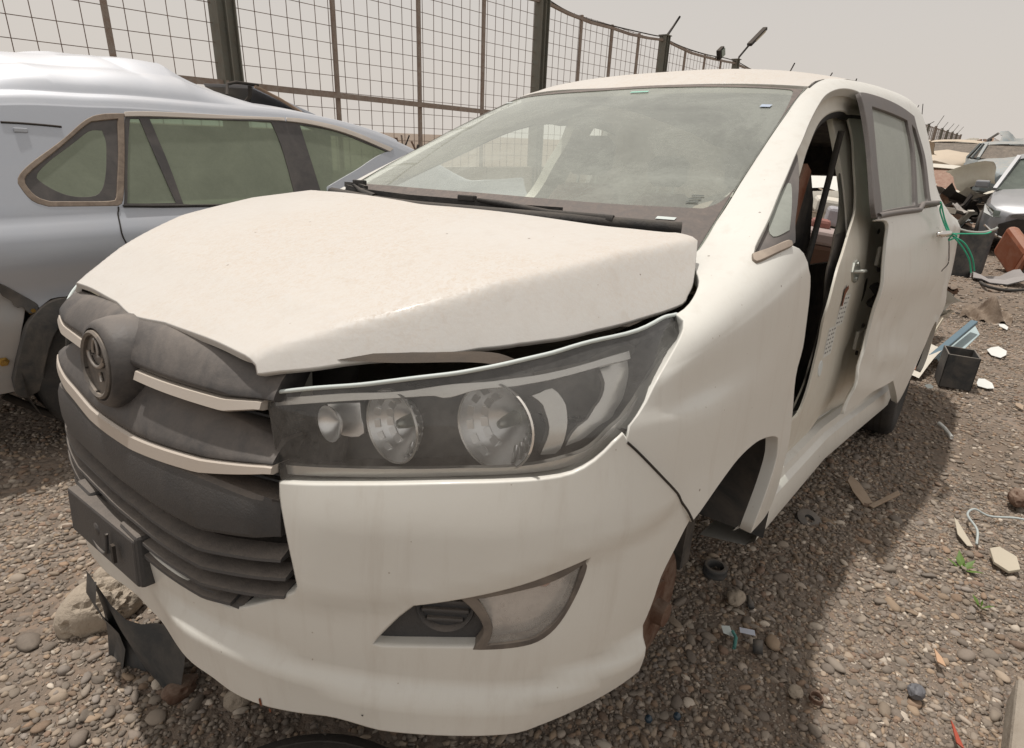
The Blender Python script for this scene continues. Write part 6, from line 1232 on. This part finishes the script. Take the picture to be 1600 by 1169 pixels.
flat('cardboard_piece', 'broad brown cardboard strip at the shadow edge', [(2.83, -.90), (2.80, -.95), (2.74, -1.0), (2.70, -1.03), (2.66, -1.0), (2.72, -.94), (2.78, -.90)], .006, m_card, 'cardboard', .03, (.2, .1))
flat('cardboard_piece', 'narrow brown cardboard strip in front of the broad one', [(2.655, -1.02), (2.64, -1.04), (2.80, -1.12), (2.83, -1.105)], .008, m_card, 'cardboard', .035, (.1, -.2))
flat('stone_slab', 'flat pale stone slab in the sun at the right', [(2.64, -1.50), (2.60, -1.47), (2.52, -1.49), (2.50, -1.54), (2.545, -1.575), (2.62, -1.56)], .012, m_chip, 'slab', .03, (.1, .1))
flat('grey_splinter', 'pale wooden splinter beside the bent wire', [(2.78, -1.335), (2.76, -1.35), (2.61, -1.42), (2.60, -1.40), (2.66, -1.36)], .004, m_chip, 'splinter', .03, (.1, 0))
o = MB().tube(crspline([(2.64, -1.43, .025), (2.72, -1.42, .05), (2.85, -1.38, .04), (2.91, -1.40, .05), (2.93, -1.46, .03), (3.0, -1.56, .03), (3.02, -1.66, .03)]), .005, 6).build('bent_wire', M('pale_cable', (.42, .46, .45), .5), None, True); tag(o, 'bent pale grey cable curling over the gravel', 'cable')
flat('shard', 'long rusty red shard at the bottom right', [(1.545, -1.43), (1.53, -1.44), (1.46, -1.47), (1.47, -1.45)], .006, M('red_shard', (.35, .06, .03), .6), 'shard', .03)
flat('orange_flake', 'orange pink stone flake in the sunlit gravel', [(1.83, -1.36), (1.80, -1.385), (1.765, -1.40), (1.77, -1.375)], .006, M('flake_orange', (.50, .32, .20), .8), 'flake', .03)
WRP = empty('torn_wrapper', 'torn blue and white wrapper in the shade edge', 'wrapper', loc=(1.45, -.84, .025))
MB().add([(.03, .03, .0), (.0, .05, .01), (-.03, .03, .012), (-.01, .0, .0)], [(0, 1, 2, 3)]).build('clear_flap', m_pale, WRP)
MB().add([(.035, .0, .01), (.05, -.045, .015), (.03, -.055, .012), (.015, -.01, .008)], [(0, 1, 2, 3)]).build('white_flap', M('wrapper_white', (.55, .58, .66), .5), WRP)
MB().tube([(.0, .01, .01), (-.03, -.01, .02), (-.07, -.02, .012)], .006, 6).build('teal_stem', M('teal_plastic', (.08, .25, .22), .5), WRP, True)
o = MB().lathe([(0, 0), (.010, 0), (.012, .02), (.008, .03), (.006, .05), (0, .05)], (0, 0, 0), (.7, .5, .2), 12).build('valve_stub', m_clad, None, True); o.location = (G['valve'][0], G['valve'][1], .02); tag(o, 'small dark valve stub in the shaded gravel', 'valve')
o = MB().lathe([(.016, 0), (.022, .0), (.022, .03), (.016, .03), (.016, 0)], (0, 0, 0), (.3, -1, .2), 16).build('pipe_end', m_clad, None, True); o.location = (1.45, -.90, .02); tag(o, 'short black pipe end right of the blue wrapper', 'pipe')
for k, (key, lb) in enumerate((('conn1', 'glossy dark bead near the bottom edge, right one'), ('conn2', 'glossy dark bead near the bottom edge, left one'))):
    o = MB().lathe([(0, -.012), (.008, -.009), (.012, 0), (.008, .009), (0, .012)], (0, 0, 0), (.4, .3, .7), 14).build('glass_bead', M('blue_black_glass', (.03, .05, .07), .08), None, True); o.location = (G[key][0], G[key][1], .022); tag(o, lb, 'bead')
for k, (x, y, lb) in enumerate(((2.42, -1.40, 'small green weed sprouting below the flat pale slab'), (2.20, -1.47, 'tiny green sprout nearest the right edge'))):
    W_ = empty('weed', lb, 'weed', 'weeds in the gravel', loc=(x, y, .01))
    for j in range(9 - 4 * k):
        a = j * 2.4; r_ = .012 + .004 * j; MB().add([(0, 0, 0), (r_ * math.cos(a - .35), r_ * math.sin(a - .35), .02), (r_ * 1.8 * math.cos(a), r_ * 1.8 * math.sin(a), .026 + .002 * j), (r_ * math.cos(a + .35), r_ * math.sin(a + .35), .02)], [(0, 1, 2, 3)]).build('leaf', M('weed_leaf', (.10, .17, .03), .6) if 'weed_leaf' not in bpy.data.materials else bpy.data.materials['weed_leaf'], W_)
# debris behind the rear wheel
BXO = empty('black_box', 'open black plastic box standing on the gravel', 'box', loc=(G['box'][0] + .08, G['box'][1], .02), rz=R(12))
for nm, c, d in (('box_wall', (-.11, 0, .12), (.01, .19, .24)), ('box_wall', (.11, 0, .12), (.01, .19, .24)), ('box_wall', (0, -.09, .12), (.23, .01, .24)), ('box_wall', (0, .09, .12), (.23, .01, .24)), ('box_floor', (0, 0, .14), (.22, .18, .01))): MB().box(c, d).build(nm, m_clad, BXO, bevel=.003)
o = loft('broken_bumper', [[(4.78 + .95 * u + .03 * math.sin(6 * w_), -.96 - .14 * u + .20 * w_, .03 + .12 * math.sin(3.1 * u) * (1 - w_) + .05 * w_ * w_) for w_ in ln(0, 1, 8)] for u in ln(0, 1, 12)], m_white_in, None); tag(o, 'broken white bumper corner behind the rear wheel', 'bumper piece')
o = MB().bar((5.15, -.98, .10), (5.75, -1.16, .30), .05, .03).build('blue_trim', M('blue_grey_trim', (.10, .16, .20), .4), None, bevel=.006); tag(o, 'blue grey trim strip leaning on the broken bumper', 'trim strip')
o = MB().bar((5.55, -.86, .06), (6.25, -.90, .22), .09, .04).build('cream_rail', m_chip, None, bevel=.006); tag(o, 'cream metal rail lying behind the broken bumper', 'rail')
flat('blue_sheet', 'thin pale blue sheet behind the black box', [(5.2, -1.08), (5.3, -1.0), (5.95, -1.14), (5.75, -1.22)], .006, M('pale_blue_sheet', (.36, .44, .45), .5), 'sheet', .14, (.32, 0))
rock('reddish_stone', 'reddish stone under the broken bumper', (4.98, -.90, .04), .10, M('reddish_stone_mat', (.28, .14, .09), .9), 71, 3, .2, (1.2, .7, .5))
for k, (x, y, s_, lb, mm) in enumerate(((4.97, -1.33, .10, 'white paper scrap right of the black box', m_label), (6.0, -1.37, .12, 'pale paper scrap far behind the black box', m_label), (5.76, -.90, .07, 'small white scrap by the cream rail', m_label), (4.62, -1.04, .04, 'pale blue chip left of the black box', m_pale))):
    flat('paper_scrap', lb, [(x + s_ * math.cos(a) * rr.uniform(.6, 1.2), y + s_ * .6 * math.sin(a) * rr.uniform(.6, 1.2)) for a in [2 * math.pi * j / 7 for j in range(7)]], .004, mm, 'scrap', .035, (.1, .1))
o = MB().tube([(3.96, -1.165, .03), (3.88, -1.20, .035), (3.79, -1.245, .025)], .011, 8).build('pale_tube', m_label, None, True); tag(o, 'short pale tube on the ground right of the rear wheel', 'tube')
m_rag = M('brown_rag', (.075, .045, .025), .9, 0, .3, 9, .2, .3, .5, 40)
RG = []
for i, u in enumerate(ln(0, 1, 22)):
    RG.append([(7.45 + .42 * (w_ - .5) + .05 * math.sin(9 * u), -1.02 - .42 * u, max(.01, .14 * math.sin(3.1 * w_) * (1 + .5 * math.sin(11 * u + 4 * w_)) * math.sin(3.1 * min(1, u + .06)) ** .5 + .04 * math.sin(17 * u + 9 * w_))) for w_ in ln(0, 1, 14)])
o = loft('brown_rag', RG, m_rag, None, angle=70); tag(o, 'crumpled brown rag lying on the gravel', 'rag')
# a little litter scattered far off
for k in range(12):
    x = 4.6 + 9 * rnd.random() ** 1.3; y = -1.0 - .2 - rnd.random() * (.5 + .05 * x) + .3
    s_ = rnd.uniform(.02, .06); flat('litter_chip', 'small chip of litter on the far gravel', [(x + s_ * math.cos(a) * rnd.uniform(.5, 1.2), y + s_ * math.sin(a) * rnd.uniform(.4, 1)) for a in [2 * math.pi * j / 5 for j in range(5)]], .006, [m_label, m_dark, m_card, m_chip, m_clad][k % 5], 'litter', .03, (.2, .2))['group'] = 'chips of litter on the far gravel'
